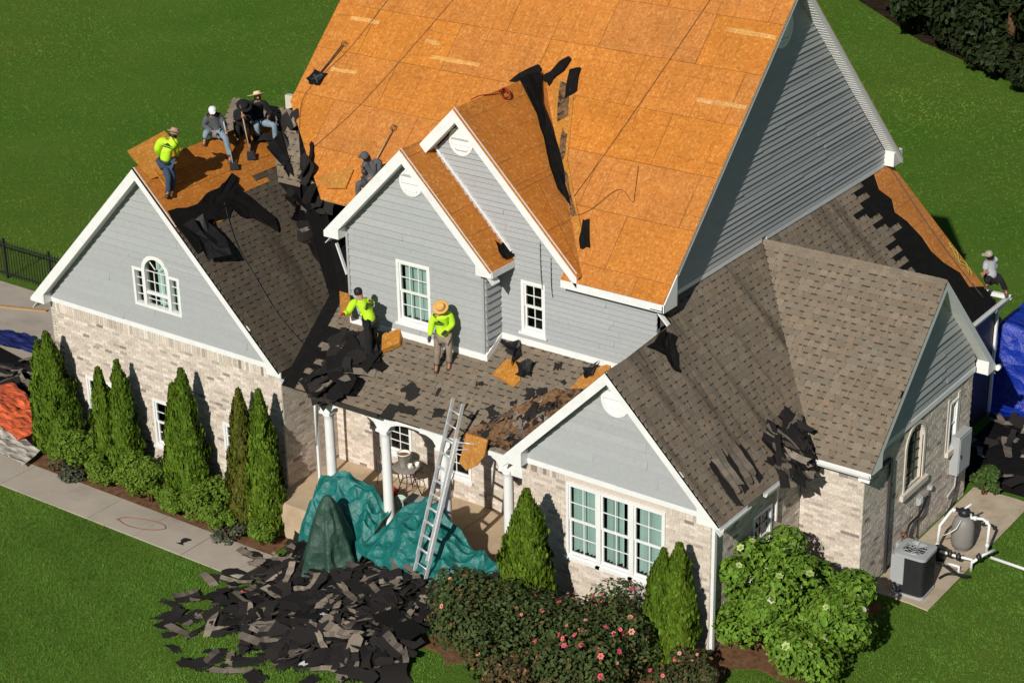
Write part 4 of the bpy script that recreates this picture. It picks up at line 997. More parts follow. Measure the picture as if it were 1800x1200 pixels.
# ------------------------------------------------------------------ torn shingles, felt, loose boards
def scrap_mesh(seed, kind):
    """one torn piece of shingle or felt: bent sheet with ragged ends, granules above, black below"""
    rnd = random.Random(seed)
    flat = kind == 'flat'
    if flat: kind = 'strip'
    if kind == 'strip': L, Wd = rnd.uniform(.7, 1.0), rnd.uniform(.14, .20)
    elif kind == 'sheet': L, Wd = rnd.uniform(.45, .95), rnd.uniform(.28, .36)
    elif kind == 'felt': L, Wd = rnd.uniform(.6, 1.3), rnd.uniform(.4, .8)
    else: L, Wd = rnd.uniform(.14, .34), rnd.uniform(.10, .2)
    n = 6; mb = MB(); curl = rnd.uniform(-.5, .9)*(.3 if kind == 'bit' else .06 if flat else 1); tw = rnd.uniform(-.5, .5)
    tone = rnd.uniform(.8, 1.2); gran = (.215*tone, .178*tone, .138*tone) if rnd.random() < .7 else (.15*tone, .125*tone, .10*tone)
    blk = (.022, .0195, .0185); rows = [0, .42, 1] if kind in ('sheet', 'strip') else [0, .5, 1]
    grid = []
    for i in range(n+1):
        t = i/n; x = (t-.5)*L; zz = curl*.35*L*(t-.5)**2*2
        e = []
        for j, w in enumerate(rows):
            y = (w-.5)*Wd+tw*.15*(t-.5)*Wd
            if j in (0, 2): y += rnd.uniform(-.022, .022)*(2.2 if kind != 'strip' else 1)
            xx = x+(rnd.uniform(-.05, .05)*L*(1 if i in (0, n) else .15))
            e.append(Vector((xx, y, zz+tw*.12*(t-.5)*(w-.5)*L)))
        grid.append(e)
    th = Vector((0, 0, .009))
    for i in range(n):
        tone2 = rnd.uniform(.7, 1.2)
        for j in range(2):
            a, b, c, d = grid[i][j], grid[i+1][j], grid[i+1][j+1], grid[i][j+1]
            top = tuple(g*tone2 for g in gran) if (kind != 'felt' and (j == 0 or kind in ('strip', 'bit'))) else blk
            if kind == 'felt': top = (.010, .0095, .0095)
            mb.face([a+th, b+th, c+th, d+th], top); mb.face([d, c, b, a], blk)
    for i in range(n):
        for j in (0, 2): mb.face([grid[i][j], grid[i+1][j], grid[i+1][j]+th, grid[i][j]+th], blk)
    for i in (0, n):
        for j in range(2): mb.face([grid[i][j], grid[i][j+1], grid[i][j+1]+th, grid[i][j]+th], blk)
    me = mb.mesh('torn_shingle'); me.materials.append(MATS['scrap']); return me
SM = {k: [scrap_mesh(200+i+hash_, k) for i in range(n)] for k, n, hash_ in (('strip', 9, 0), ('sheet', 12, 100), ('felt', 8, 200), ('bit', 9, 300), ('flat', 7, 400))}
def scrap(kind, p, nrm=(0, 0, 1), spin=None, flip=None, tilt=.25, label=None, group=None, name=None, s=1., rnd=random):
    nrm = (Vector(nrm)+Vector((rnd.uniform(-tilt, tilt), rnd.uniform(-tilt, tilt), rnd.uniform(-tilt, tilt)*.3))).normalized()
    q = nrm.to_track_quat('Z', 'Y').to_matrix().to_4x4() @ Matrix.Rotation(spin if spin is not None else rnd.uniform(0, 6.28), 4, 'Z')
    if flip if flip is not None else rnd.random() < .5: q = q @ Matrix.Rotation(math.pi, 4, 'X')
    o = bpy.data.objects.new(name or ('roofing_felt' if kind == 'felt' else 'torn_shingle'), rnd.choice(SM[kind])); COL.objects.link(o)
    o.matrix_world = Matrix.Translation(p) @ q @ Matrix.Scale(s, 4)
    return tag(o, label, 'felt' if kind == 'felt' else 'shingle', group)
FRAG = MB()
def frag(kind, p, nrm=(0, 0, 1), tilt=.3, flip=.6, s=1., rnd=random):
    """a scrap that goes into the one mesh of fragments"""
    nrm = (Vector(nrm)+Vector((rnd.uniform(-tilt, tilt), rnd.uniform(-tilt, tilt), 0))).normalized(); M = Matrix.Translation(p) @ nrm.to_track_quat('Z', 'Y').to_matrix().to_4x4() @ Matrix.Rotation(rnd.uniform(0, 6.28), 4, 'Z') @ Matrix.Scale(s, 4)
    if rnd.random() < flip: M = M @ Matrix.Rotation(math.pi, 4, 'X')
    me = rnd.choice(SM[kind]); n = len(FRAG.v); col = me.color_attributes['Col'].data
    FRAG.v += [tuple(M @ v.co) for v in me.vertices]
    for p_ in me.polygons: FRAG.f.append(tuple(n+i for i in p_.vertices)); FRAG.c.append(tuple(col[p_.loop_start].color)[:3]); FRAG.sm.append(False)
# --- the heap on the lawn in front of the porch
HP = [(10.9, -2.6, 1.5, 1.5, .20), (12.3, -2.7, 1.3, 1.3, .20), (12.9, -4.2, 1.0, .8, .16), (10.6, -3.9, .8, .7, .14), (9.2, -1.6, .7, .7, .18), (12.6, -1.7, .8, .7, .2), (11.6, -4.6, .5, .4, .12)]
def heap(x, y): return sum(h*math.exp(-((x-a)/sx)**2-((y-b)/sy)**2) for a, b, sx, sy, h in HP)
hp_poly = [(8.15, -.55), (9.6, -.95), (11.0, -.9), (13.3, -1.4), (13.9, -2.6), (13.7, -3.4), (14.45, -4.5), (13.6, -5.4), (12.9, -4.9), (12.2, -5.5), (11.4, -4.9), (10.7, -5.35), (10.1, -4.5), (8.9, -4.75), (9.3, -3.9), (8.3, -3.6), (9.0, -2.9), (8.35, -2.2), (8.3, -1.4)]
def inside(p, poly):
    x, y = p; c = False
    for (a, b), (d, e) in zip(poly, poly[1:]+poly[:1]):
        if (b > y) != (e > y) and x < (d-a)*(y-b)/(e-b)+a: c = not c
    return c
mb = MB(); N_ = 46; x0, x1, y0, y1 = 8.2, 14.4, -5.4, -.6; idx = {}
for j in range(N_+1):
    for i in range(N_+1):
        x, y = x0+(x1-x0)*i/N_, y0+(y1-y0)*j/N_
        if inside((x, y), hp_poly):
            idx[i, j] = len(mb.v); mb.v.append((x, y, gz(x, y)+.02+.75*heap(x, y)+.10*noise.noise((x*5, y*5, 1))))
for j in range(N_):
    for i in range(N_):
        q = [idx.get(k) for k in ((i, j), (i+1, j), (i+1, j+1), (i, j+1))]
        if None not in q: mb.f.append(tuple(q)); mb.c.append(None); mb.sm.append(False)
tag(mb.build('shingle_crumbs', 'felt'), 'dark crumbs and dust under the shingle heap on the lawn', 'debris', kind='stuff')
rnd = random.Random(11); cnt = 0
while cnt < 165:
    x, y = rnd.uniform(8.3, 14.3), rnd.uniform(-5.3, -.7)
    if not inside((x, y), hp_poly): continue
    kind = rnd.choices(('strip', 'sheet', 'felt', 'bit'), (2.2, 5.5, 1.0, 1.2))[0]
    e = .1; nx_ = (heap(x-e, y)-heap(x+e, y))/(2*e)*.8; ny_ = (heap(x, y-e)-heap(x, y+e))/(2*e)*.8
    scrap(kind, (x, y, gz(x, y)+.05+.8*heap(x, y)+rnd.uniform(0, .13)), (nx_, ny_, 1), tilt=.26, s=rnd.uniform(1.0, 1.35), flip=rnd.random() < .58, rnd=rnd,
          label='torn piece of felt in the heap of roofing waste on the front lawn' if kind == 'felt' else 'torn shingle in the heap of roofing waste on the front lawn', group='torn felt in the lawn heap' if kind == 'felt' else 'torn shingles in the lawn heap'); cnt += 1
cnt = 0
while cnt < 300:
    x, y = rnd.uniform(8.2, 14.4), rnd.uniform(-5.4, -.65)
    if not inside((x, y), hp_poly): continue
    frag(rnd.choices(('strip', 'sheet', 'bit'), (1, 2, 7))[0], (x, y, gz(x, y)+.05+.78*heap(x, y)+rnd.uniform(0, .14)), tilt=.5, s=rnd.uniform(.6, 1), rnd=rnd); cnt += 1
for k, (x, y, kind, fl, sp, lab) in enumerate(((8.2, -4.7, 'sheet', True, .4, 'black shingle lying alone on the grass left of the heap'), (10.3, -5.9, 'sheet', True, 1.2, 'dark shingle square on the lawn near the bottom border'),
        (10.75, -5.55, 'strip', False, .5, 'grey shingle strip on the lawn, lower left of the heap'), (11.4, -5.5, 'strip', True, .4, 'thin black shingle strip on the lawn below the heap'), (11.9, -6.0, 'sheet', True, .9, 'black shingle at the bottom border below the heap'),
        (13.0, -5.75, 'sheet', True, 2.2, 'long black shingle poking down past the bottom of the heap'), (8.75, -2.95, 'sheet', True, 1.9, 'black shingle leaning on the walk edge at the heap'), (8.3, -2.75, 'strip', False, .0, 'grey shingle strip across the edge of the walk'),
        (6.05, -2.1, 'bit', True, .3, 'black scrap lying on the concrete walk'))):
    scrap(kind, (x, y, gz(x, y)+.06), tilt=.06, flip=fl, spin=sp-.6, label=lab, group='stray shingles around the heap', rnd=rnd)
o = scrap('bit', (8.95, -3.15, -.62), tilt=.3, label='bright orange scrap on the left edge of the shingle heap'); o.data = o.data.copy(); o.data.materials.clear(); o.name = 'orange_scrap'; o['category'] = 'scrap'
mat_plain('orange', (.72, .15, .045), .55, .15, 5); o.data.materials.append(MATS['orange'])
mat_plain('paper', (.75, .75, .74), .6, .05, 5)
for k, (x, y) in enumerate(((11.6, -3.35), (11.75, -3.75), (12.6, -5.35))):
    o = scrap('bit', (x, y, gz(x, y)+.16+.8*heap(x, y)), tilt=.3, s=.7, label=('white paper scrap high on the shingle heap', 'small white label scrap in the middle of the heap', 'crumpled white wrapper at the lower edge of the heap')[k]); o.data = o.data.copy(); o.data.materials.clear(); o.data.materials.append(MATS['paper']); o.name = 'paper_scrap'; o['category'] = 'paper'
rnd = random.Random(77)
for k in range(46):
    a_ = rnd.uniform(2.5, 4.9); q_ = rnd.uniform(2.5, 3.7); x, y = 11.2+q_*1.05*math.cos(a_), -3.0+q_*.85*math.sin(a_)
    if y > -2.5 and x > 8: continue
    frag(rnd.choice(('strip', 'sheet', 'bit', 'bit')), (x, y, gz(x, y)+.05), tilt=.12, flip=.6, rnd=rnd)
# --- waste on the roofs
def on_fr(fr, u, v, c=.03): return fr.p(u, v, c)
def scatter(fr, boxes, kinds, n, label, group, seed, tilt=.3, lift=.12, extra=0):
    rnd = random.Random(seed)
    for k in range(extra):
        u0, u1, v0, v1 = rnd.choice(boxes); frag(rnd.choices(*kinds)[0], fr.p(rnd.uniform(u0, u1), rnd.uniform(v0, v1), .03+rnd.uniform(0, lift)), fr.n, tilt, .8, 1, rnd)
    for k in range(n):
        u0, u1, v0, v1 = rnd.choice(boxes); kind = rnd.choices(*kinds)[0]
        lb = label.replace('#', 'felt' if kind == 'felt' else 'shingle')
        scrap(kind, fr.p(rnd.uniform(u0, u1), rnd.uniform(v0, v1), .03+rnd.uniform(0, lift)), fr.n, tilt=tilt, flip=rnd.random() < .65, rnd=rnd, label=lb, group=group.replace('#', 'felt' if kind == 'felt' else 'shingles'))
K1 = (('sheet', 'felt', 'strip', 'bit'), (4, 3, 1, 2))
scatter(FL, [(2.75, 3.15, .4, 2.6), (3.1, 3.7, 1.8, 4.2), (3.6, 4.5, 3.2, 5.4)], K1, 30, 'torn # heaped in the valley left of the big bare roof', 'torn # in the left valley', 31, .4, .22, extra=40)
scatter(FB, [(8.85, 9.75, .15, .9), (8.9, 9.7, .8, 1.5)], K1, 22, 'torn # piled on the left end of the porch roof', 'torn # on the left of the porch roof', 32, .45, .22, extra=30)
rndv = random.Random(41)
for k in range(18):   # felt hanging over the cut edge of the big roof
    t = rndv.random(); e = Vector((5.5, 3.2, 8.05)).lerp(Vector((7.85, 1.45, 6.32)), t)
    scrap(rndv.choice(('felt', 'felt', 'sheet')), e+Vector((rndv.uniform(-.25, .12), rndv.uniform(-.15, .15), rndv.uniform(-.4, .08))), (-.3, -.75, .55), tilt=.4, s=rndv.uniform(.55, .85), rnd=rndv, label='black felt torn ragged along the lower left edge of the bare roof', group='felt along the bare roof edge')
scatter(FP, [(1.6, 2.95, -.12, .45), (1.9, 3.0, -.1, .75)], (('sheet', 'flat', 'strip', 'bit'), (4, 3, 1, 2)), 34, 'dark torn # spilling over the right wing eave by the valley', 'torn # at the right wing eave', 33, .38, .2, extra=26)
for k in range(7):
    scrap('flat', FP.p(.10+k*.17, .60+.09*(k % 3), .04+.02*(k % 3)), FP.n, spin=math.pi/2+rnd.uniform(-.25, .1), flip=k % 3 == 0, tilt=.04, s=1.05, label='long shingle strip lying down the right wing slope above the gutter gap', group='strips above the gutter gap')
for k, (u, v, kind, s) in enumerate(((11.17, .75, 'bit', 1.5), (11.78, .98, 'strip', .45), (12.8, 2.45, 'felt', .55), (13.35, 2.15, 'felt', .5), (14.05, 2.35, 'bit', 1.0), (14.05, 1.65, 'sheet', .5), (11.35, .3, 'sheet', .7), (11.0, .12, 'sheet', .8), (12.1, .45, 'felt', .5), (13.25, .85, 'bit', 1.3), (13.6, 1.2, 'bit', .9), (14.4, 2.0, 'bit', .6), (12.6, 1.4, 'bit', .6), (12.9, .6, 'bit', .6))):
    scrap(kind, FB.p(u, v, .03), FB.n, tilt=.12, flip=True, s=s, label='dark scrap lying loose on the porch roof', group='scraps strewn over the porch roof')
# large felt pieces cut to shape, with thickness and curl
def felt_sheet(fr, poly, label, lift=.02, mat='felt', name='roofing_felt', wav=.03, cat='felt', group=None, th=.006):
    c = [sum(p[i] for p in poly)/len(poly) for i in (0, 1)]; mb = MB(); rnd = random.Random(len(poly)*7+int(abs(c[0])*10)); k = len(poly); sub = []
    for (a, b), (d, e) in zip(poly, poly[1:]+poly[:1]):
        for s in range(3):
            t = s/3; sub.append((a+(d-a)*t+rnd.uniform(-.03, .03), b+(e-b)*t+rnd.uniform(-.03, .03)))
    P = [fr.p(a, b, lift+rnd.uniform(0, wav*2)) for a, b in sub]; Q = [fr.p(c[0]+(a-c[0])*.5, c[1]+(b-c[1])*.5, lift+rnd.uniform(0, wav)) for a, b in sub]; O = fr.p(c[0], c[1], lift+wav*.5); n = len(P); d = fr.n*th
    for i in range(n):
        j = (i+1) % n
        for s, off in ((1, d), (-1, Vector())):
            mb.face([P[i]+off, P[j]+off, Q[j]+off, Q[i]+off]); mb.face([Q[i]+off, Q[j]+off, O+off])
        mb.face([P[i], P[j], P[j]+d, P[i]+d])
    return tag(mb.build(name, mat), label, cat, group)
felt_sheet(FL, [(-.28, 4.5), (.6, 4.35), (1.1, 4.5), (1.6, 4.55), (2.1, 4.75), (2.0, 4.3), (1.5, 4.0), (1.2, 3.75), (.55, 3.85), (.3, 3.4), (-.28, 3.3)], 'wide black felt strip exposed below the bare ridge of the left wing', .02)
felt_sheet(FL, [(1.25, 4.2), (1.9, 4.35), (2.35, 3.3), (2.15, 2.95), (1.75, 3.55), (1.45, 3.65)], 'curled black felt tongue lying down the left wing shingles', .05)
felt_sheet(FL, [(-.25, 3.95), (.35, 4.0), (.6, 3.3), (.25, 2.85), (-.2, 3.0)], 'crumpled black felt bundle at the front rake of the left wing', .10, 'felt_sheen', wav=.12)
felt_sheet(FL, [(3.2, 4.9), (3.9, 5.1), (3.95, 3.4), (3.4, 3.5)], 'tall folded black felt sheet standing at the head of the valley', .28, 'felt_sheen', wav=.12)
felt_sheet(FL, [(3.05, 2.9), (3.75, 3.1), (3.8, 2.0), (3.1, 1.8)], 'shiny black felt sheet hanging near the gable tail', .25, 'felt_sheen', wav=.15)
felt_sheet(FP, [(.6, 3.62), (1.35, 3.75), (1.5, 3.5), (1.2, 3.35), (1.0, 2.85), (.85, 2.95), (.9, 3.3)], 'torn black felt flap draped over the right wing ridge', .04, 'felt', wav=.06)
felt_sheet(FGS, [(YG+2.0, gv+.02), (YG+2.75, gv+.02), (YG+2.2, gv-.5), (YG+1.75, gv-1.5), (YG+1.25, gv-2.3), (YG+.75, gv-2.95), (YG+.9, gv-2.3), (YG+1.4, gv-1.4), (YG+1.9, gv-.55)], 'long torn black felt strip on the big front gable slope', .02)
felt_sheet(FGS, [(YG+.62, gv-3.35), (YG+.85, gv-3.3), (YG+.55, gv-3.95), (YG+.3, gv-4.0)], 'short black felt tatter low on the big front gable slope', .02)
felt_sheet(FM, [(10.8, 4.15), (11.4, 4.66), (11.6, 4.3), (11.3, 4.1)], 'black felt flap at the peak where the front gable meets the roof', .04)
felt_sheet(FM, [(11.55, 4.35), (12.0, 5.0), (12.1, 4.85), (11.85, 4.2)], 'narrow ragged black felt tail above the front gable peak', .03)
felt_sheet(FM, [(12.15, 4.65), (12.4, 4.75), (12.55, 4.2), (12.4, 3.95)], 'small black felt rectangle at the head of the valley', .03)
mat_plain('litter', (.17, .095, .05), 1, .5, 14, spec=.05, bmp=.02, dirt=(.02, .017, .014), dscale=5, darkhi=.62)
felt_sheet(FM, [(11.85, 4.4), (12.4, 4.4), (12.8, 3.1), (13.35, 2.1), (14.3, .95), (14.15, .85), (13.15, 2.1), (12.6, 2.9)], 'pale weathered wood strip along the valley beside the front gable', .012, 'osb_pale', 'valley_strip', .01, 'board')
for k, (p_, lab_) in enumerate((([(12.05, 4.35), (12.35, 4.3), (12.6, 3.6), (12.45, 3.4)], 'ragged brown crumbs at the top of the valley strip'), ([(12.62, 3.3), (12.78, 3.2), (13.0, 2.6), (12.9, 2.55)], 'ragged brown crumbs halfway down the valley strip'), ([(13.05, 2.4), (13.2, 2.3), (13.85, 1.45), (13.75, 1.4)], 'ragged brown crumbs low on the valley strip'))):
    felt_sheet(FM, p_, lab_, .022, 'litter', 'roof_crumbs', .015, 'litter')
felt_sheet(FM, [(14.05, 1.35), (14.22, 1.4), (14.5, .8), (14.3, .75)], 'black felt patch at the lower end of the valley lining', .03)
felt_sheet(FB, [(12.9, .05), (14.15, .05), (14.75, 1.2), (15.0, 1.9), (14.4, 1.75), (13.9, 1.2), (13.4, .6)], 'drift of brown leaf litter and crumbs in the right porch valley', .03, 'litter', 'leaf_litter', .06, 'litter')
scatter(FB, [(13.2, 14.3, .1, .9), (13.8, 14.6, .8, 1.5)], (('bit',), (1,)), 0, '', '', 34, .5, .08, extra=60)
# loose sheathing boards
def board(fr, poly, label, lift=.04, th=.04, mat='osb_pale', name='osb_offcut'):
    m = MB(); m.prism([fr.p(a, b, lift) for a, b in poly], fr.n*-th); return tag(m.build(name, mat), label, 'board', 'loose sheathing offcuts')
board(FM, [(7.08, .93), (7.75, 1.32), (7.92, 1.3), (7.95, .82), (7.45, .72)], 'five-sided pale board lying on the bare roof left of the middle gable', .06)
fz = Fr((3.66, .05, 7.2), (.15, .95, .25), (-.7, -.1, .62))
board(fz, [(-.15, -.35), (.95, -.55), (.95, .45), (-.1, .5)], 'big tan board leaning on the left wing ridge beside the neon worker', .1)
board(FL, [(.1, 4.95), (.75, 5.0), (.8, 5.5), (.1, 5.55)], 'tan board lying flat below the left wing ridge', .09)
board(FB, [(9.7, 1.85), (10.05, 2.1), (10.25, 1.75), (9.95, 1.45)], 'thick tan board on the porch roof behind the bending worker', .16, .12)
board(FB, [(12.75, 1.7), (12.85, 2.15), (13.2, 2.2), (13.45, 1.75), (13.4, 1.55)], 'orange board under black felt in the middle of the porch roof', .05)
board(FB, [(14.65, 1.9), (14.75, 2.35), (15.2, 2.75), (15.25, 2.45), (14.8, 1.75)], 'orange board by the white flashing at the right end of the porch roof', .07)
fh = Fr((13.3, -.74, 3.0), (1, 0, 0), (0, .25, 1))
board(fh, [(-.18, -.25), (.02, -.36), (.25, -.2), (.42, .05), (.45, .42), (-.1, .42)], 'ragged tan board hanging over the porch eave right of the ladder', .03)
fs = Fr((8.8, .75, 4.6), (.5, .85, 0), (-.4, .2, .9))
board(fs, [(-.1, -.1), (.15, -.15), (.2, .35), (0, .45)], 'small tan board wedged upright left of the middle gable', .02)
# black plastic on the porch roof
felt_sheet(FB, [(12.5, 2.5), (12.95, 2.62), (13.15, 2.3), (13.1, 2.0), (13.0, 2.4), (12.6, 2.42)], 'crumpled glossy black plastic by the white base trim', .06, 'felt_sheen', 'black_plastic_sheet', .08, 'plastic')
felt_sheet(FB, [(13.2, 2.05), (13.55, 2.2), (13.65, 1.85), (13.4, 1.75)], 'glossy black plastic wad on the orange board of the porch roof', .10, 'felt_sheen', 'black_plastic_sheet', .08, 'plastic')
felt_sheet(FB, [(14.75, 2.35), (14.95, 2.65), (15.0, 2.3), (14.85, 2.2)], 'black plastic scrap at the corner of the right-hand orange board', .12, 'felt_sheen', 'black_plastic_sheet', .06, 'plastic')
# rear right: shingles on the ground, felt bundles
rnd = random.Random(61)
for k in range(60):
    x, y = rnd.uniform(19.6, 23), rnd.uniform(9.3, 12.6)
    (frag(rnd.choice(('sheet', 'strip', 'bit')), (x, y, .05+rnd.uniform(0, .2)), rnd=rnd) if k > 15 else scrap(rnd.choice(('sheet', 'felt', 'strip')), (x, y, .1+rnd.uniform(0, .2)), tilt=.25, flip=rnd.random() < .6, rnd=rnd, label='torn roofing in the heap behind the far brick corner', group='torn roofing behind the house'))
mb = MB()
for j in range(12):
    for i in range(12):
        P = lambda a, b: (19.4+a*.32, 9.1+b*.33, .03+.22*math.sin(math.pi*a/12)*math.sin(math.pi*b/12)+.06*noise.noise((a, b, 3)))
        mb.face([P(i, j), P(i+1, j), P(i+1, j+1), P(i, j+1)])
tag(mb.build('roofing_crumbs', 'felt'), 'dark crumbs under the roofing heap behind the house', 'debris', kind='stuff')
# left: waste on the drive
for k in range(34):
    x, y = rnd.uniform(-5.4, -1.0), rnd.uniform(.2, 2.8)
    (frag(rnd.choice(('sheet', 'strip')), (x, y, -.74+rnd.uniform(0, .12)), tilt=.12, rnd=rnd) if k > 13 else scrap(rnd.choice(('sheet', 'strip')), (x, y, -.72+rnd.uniform(0, .15)), tilt=.15, flip=rnd.random() < .45, rnd=rnd, label='torn roofing piece on the driveway left of the house', group='torn roofing on the driveway'))
mb = MB(); mb.prism([(-7, .3, -.77), (-.9, .1, -.77), (-.4, 2.0, -.77), (-6.5, 3.0, -.77)], (0, 0, .012)); tag(mb.build('roofing_felt', 'felt'), 'black felt sheet spread on the driveway under torn shingles', 'felt')
tag(FRAG.build('shingle_fragments', 'scrap'), 'countless small shingle fragments among the torn roofing', 'debris', kind='stuff')

# ------------------------------------------------------------------ tarps
def mat_tarp(name, col, rough=.32):
    m, N, L, b = new_mat(name); g = N.new('ShaderNodeNewGeometry')
    n = noise_node(N, L, 3, 4, vec=g.outputs['Position']); n2 = noise_node(N, L, 9, 5, vec=g.outputs['Position'], rough=.7)
    hs = N.new('ShaderNodeHueSaturation'); hs.inputs['Color'].default_value = lin(col); L.new(ramp(N, L, n.outputs[0], .3, .7, .8, 1.2), hs.inputs['Value'])
    L.new(hs.outputs[0], b.inputs['Base Color']); b.inputs['Roughness'].default_value = rough; b.inputs['Specular IOR Level'].default_value = .5
    dn = noise_node(N, L, 1.2, 2, vec=g.outputs['Position']); dv = N.new('ShaderNodeVectorMath'); dv.operation = 'MULTIPLY_ADD'; L.new(dn.outputs['Color'], dv.inputs[0]); dv.inputs[1].default_value = (.5, .5, .5); L.new(g.outputs['Position'], dv.inputs[2])
    mp = N.new('ShaderNodeMapping'); mp.inputs['Rotation'].default_value = (.4, .3, .8); mp.inputs['Scale'].default_value = (1.6, 4.6, 2.6); L.new(dv.outputs[0], mp.inputs[0])
    v = N.new('ShaderNodeTexVoronoi'); v.feature = 'F1'; v.inputs['Scale'].default_value = 1.; L.new(mp.outputs[0], v.inputs['Vector'])
    sm_ = N.new('ShaderNodeMath'); sm_.operation = 'MULTIPLY_ADD'; L.new(n2.outputs[0], sm_.inputs[0]); sm_.inputs[1].default_value = .35; L.new(v.outputs['Distance'], sm_.inputs[2])
    bump(N, L, b, sm_.outputs[0], 1, .09); MATS[name] = m
mat_tarp('tarp_teal', (.010, .145, .13)); mat_tarp('tarp_dark_green', (.022, .062, .042), .5); mat_tarp('tarp_blue', (.006, .028, .30)); mat_tarp('tarp_orange', (.66, .125, .04), .5); mat_tarp('tarp_beige', (.47, .42, .35), .7); mat_tarp('tarp_navy', (.012, .018, .11), .45)
def ridged(p): return 1-abs(noise.noise(p))*2
def drape(name, quad, hfun, mat, label, n=44, fold=.1, fs=1.6, ground=None, seed=0., jag=.0, cat='tarp'):
    """crumpled sheet over a quad of ground points; hfun gives the height of what lies below"""
    A, B, C_, D = [Vector((*p, 0)) for p in quad]; mb = MB(); top = []; rf = random.Random(int(seed*10)+3); lines = []
    for _ in range(26):
        o_ = (A*(1-rf.random())+B*rf.random()); o_ = o_.lerp((D+C_)/2, rf.uniform(.1, 1)); an = rf.uniform(0, 3.14); lines.append((o_, Vector((math.cos(an), math.sin(an), 0)), rf.uniform(.25, .8), rf.uniform(.02, .05), rf.uniform(-.45, .65)*fold))
    for j in range(n+1):
        for i in range(n+1):
            s, t = i/n, j/n; p = (A*(1-s)+B*s)*(1-t)+(D*(1-s)+C_*s)*t
            e = min(s, 1-s, t, 1-t)
            w = Vector((noise.noise((p.x*2, p.y*2, seed)), noise.noise((p.x*2, p.y*2, seed+7)), 0))*(.10+jag*(1 if e < .06 else 0))
            p = p+w; h = hfun(p.x, p.y)
            f = fold*(ridged((p.x*fs, p.y*fs*.5, seed))*.7+.5*ridged((p.x*fs*1.1+3, p.y*fs*2.3, seed+4)))*(.35+min(1, h*1.2))
            for lo_, ld_, ll_, lw_, la_ in lines:
                q_ = p-lo_; al = q_.dot(ld_); ac_ = abs(q_.x*ld_.y-q_.y*ld_.x); f += la_*max(0, 1-ac_/(lw_*3))*max(0, 1-(al/ll_)**2) if abs(al) < ll_ else 0
            z = (gz(p.x, p.y) if ground is None else ground)+.06+h+f*(1 if e > .02 else .5)
            top.append(Vector((p.x, p.y, z)))
    mb.v = [tuple(p) for p in top]+[tuple(p-Vector((0, 0, .004))) for p in top]; m1 = (n+1)**2
    for j in range(n):
        for i in range(n):
            q = (j*(n+1)+i, j*(n+1)+i+1, (j+1)*(n+1)+i+1, (j+1)*(n+1)+i); mb.f += [q, tuple(x+m1 for x in q[::-1])]; mb.c += [None]*2; mb.sm += [True]*2
    for k in range(n):
        for a, b in (((0*(n+1))+k, k+1), (n*(n+1)+k, n*(n+1)+k+1), (k*(n+1), (k+1)*(n+1)), (k*(n+1)+n, (k+1)*(n+1)+n)):
            mb.f.append((a, b, b+m1, a+m1)); mb.c.append(None); mb.sm.append(False)
    return tag(mb.build(name, mat), label, cat)
G = lambda x, y, a, b, sx, sy, h: h*math.exp(-((x-a)/sx)**2-((y-b)/sy)**2)
def lerp_tab(tab, x):
    for (a, b), (d, e) in zip(tab, tab[1:]):
        if a <= x <= d: t = (x-a)/(d-a); t = t*t*(3-2*t); return b+(e-b)*t
    return tab[0][1] if x < tab[0][0] else tab[-1][1]
def apron(tab, y0, w, pw=.8):
    def h(x, y):
        t = min(max((y0-y)/w, 0), 1); return lerp_tab(tab, x)*(1-t**pw*.98)
    return h
drape('tarp', [(8.85, -1.25), (10.6, -1.45), (10.85, -.28), (8.7, -.28)], apron([(8.7, 1.45), (9.15, 1.6), (9.8, 1.55), (10.3, 1.25), (10.9, .9)], -.3, 1.15, 1.5), 'tarp_teal', 'teal tarp bunched over shrubs at the left end of the porch', fold=.20, fs=1.9, seed=2., n=110)
drape('tarp', [(10.55, -1.3), (13.2, -2.1), (14.15, -.75), (11.2, -.28)], apron([(10.5, .85), (11.2, 1.0), (11.9, 1.3), (12.15, 1.3), (12.8, .95), (13.5, .65), (14.2, .4)], -.3, 1.6, 1.25), 'tarp_teal', 'teal tarp spread behind the foot of the ladder', fold=.19, fs=1.7, seed=9., n=110)
drape('tarp', [(8.2, -.6), (8.95, -1.0), (9.0, -.1), (8.1, .1)], lambda x, y: G(x, y, 8.6, -.4, .5, .4, .4), 'tarp_teal', 'small teal tarp corner below the porch downspout', n=24, fold=.12, fs=2.2, seed=5.)
# dark green cover pulled over a tall plant
mb = MB(); n, mm = 40, 22; rnd = random.Random(3); ph = [rnd.uniform(0, 6.28) for _ in range(4)]
for j in range(mm+1):
    t = j/mm
    for i in range(n):
        a = i*6.283/n; rad = (.07+.60*t**.75)*(1+(.05+.13*t)*math.sin(7*a+ph[0]+t)+(.04+.06*t)*math.sin(13*a+ph[1]-2*t)+.08*t*math.sin(3*a+ph[2]))
        mb.v.append((rad*math.cos(a)+.05*t, rad*math.sin(a), 1.86-1.86*t+.05*math.sin(4*a+ph[3])*t*(1 if j < mm else 2)))
for j in range(mm):
    for i in range(n): mb.f.append((j*n+i, (j+1)*n+i, (j+1)*n+(i+1) % n, j*n+(i+1) % n)); mb.c.append(None); mb.sm.append(True)
mb.f.append(tuple(range(n))); mb.c.append(None); mb.sm.append(True)
o = mb.build('plant_cover', 'tarp_dark_green', None, (9.95, -1.45, gz(9.95, 0)+.02)); tag(o, 'dark green cover pulled over a tall plant like a cone', 'cover')
# blue tarp over a load behind the house
mb = MB()
drape('tarp', [(18.2, 12.6), (24.5, 12.6), (24.5, 18.2), (18.2, 17.6)], lambda x, y: 2.1/(1+math.exp(-22*(x-18.75)))/(1+math.exp(-18*(y-13.3)))*(1-.10*(x-18.7)), 'tarp_blue', 'large bright blue tarp draped over a tall load at the right border', fold=.05, fs=.7, seed=3., n=90)
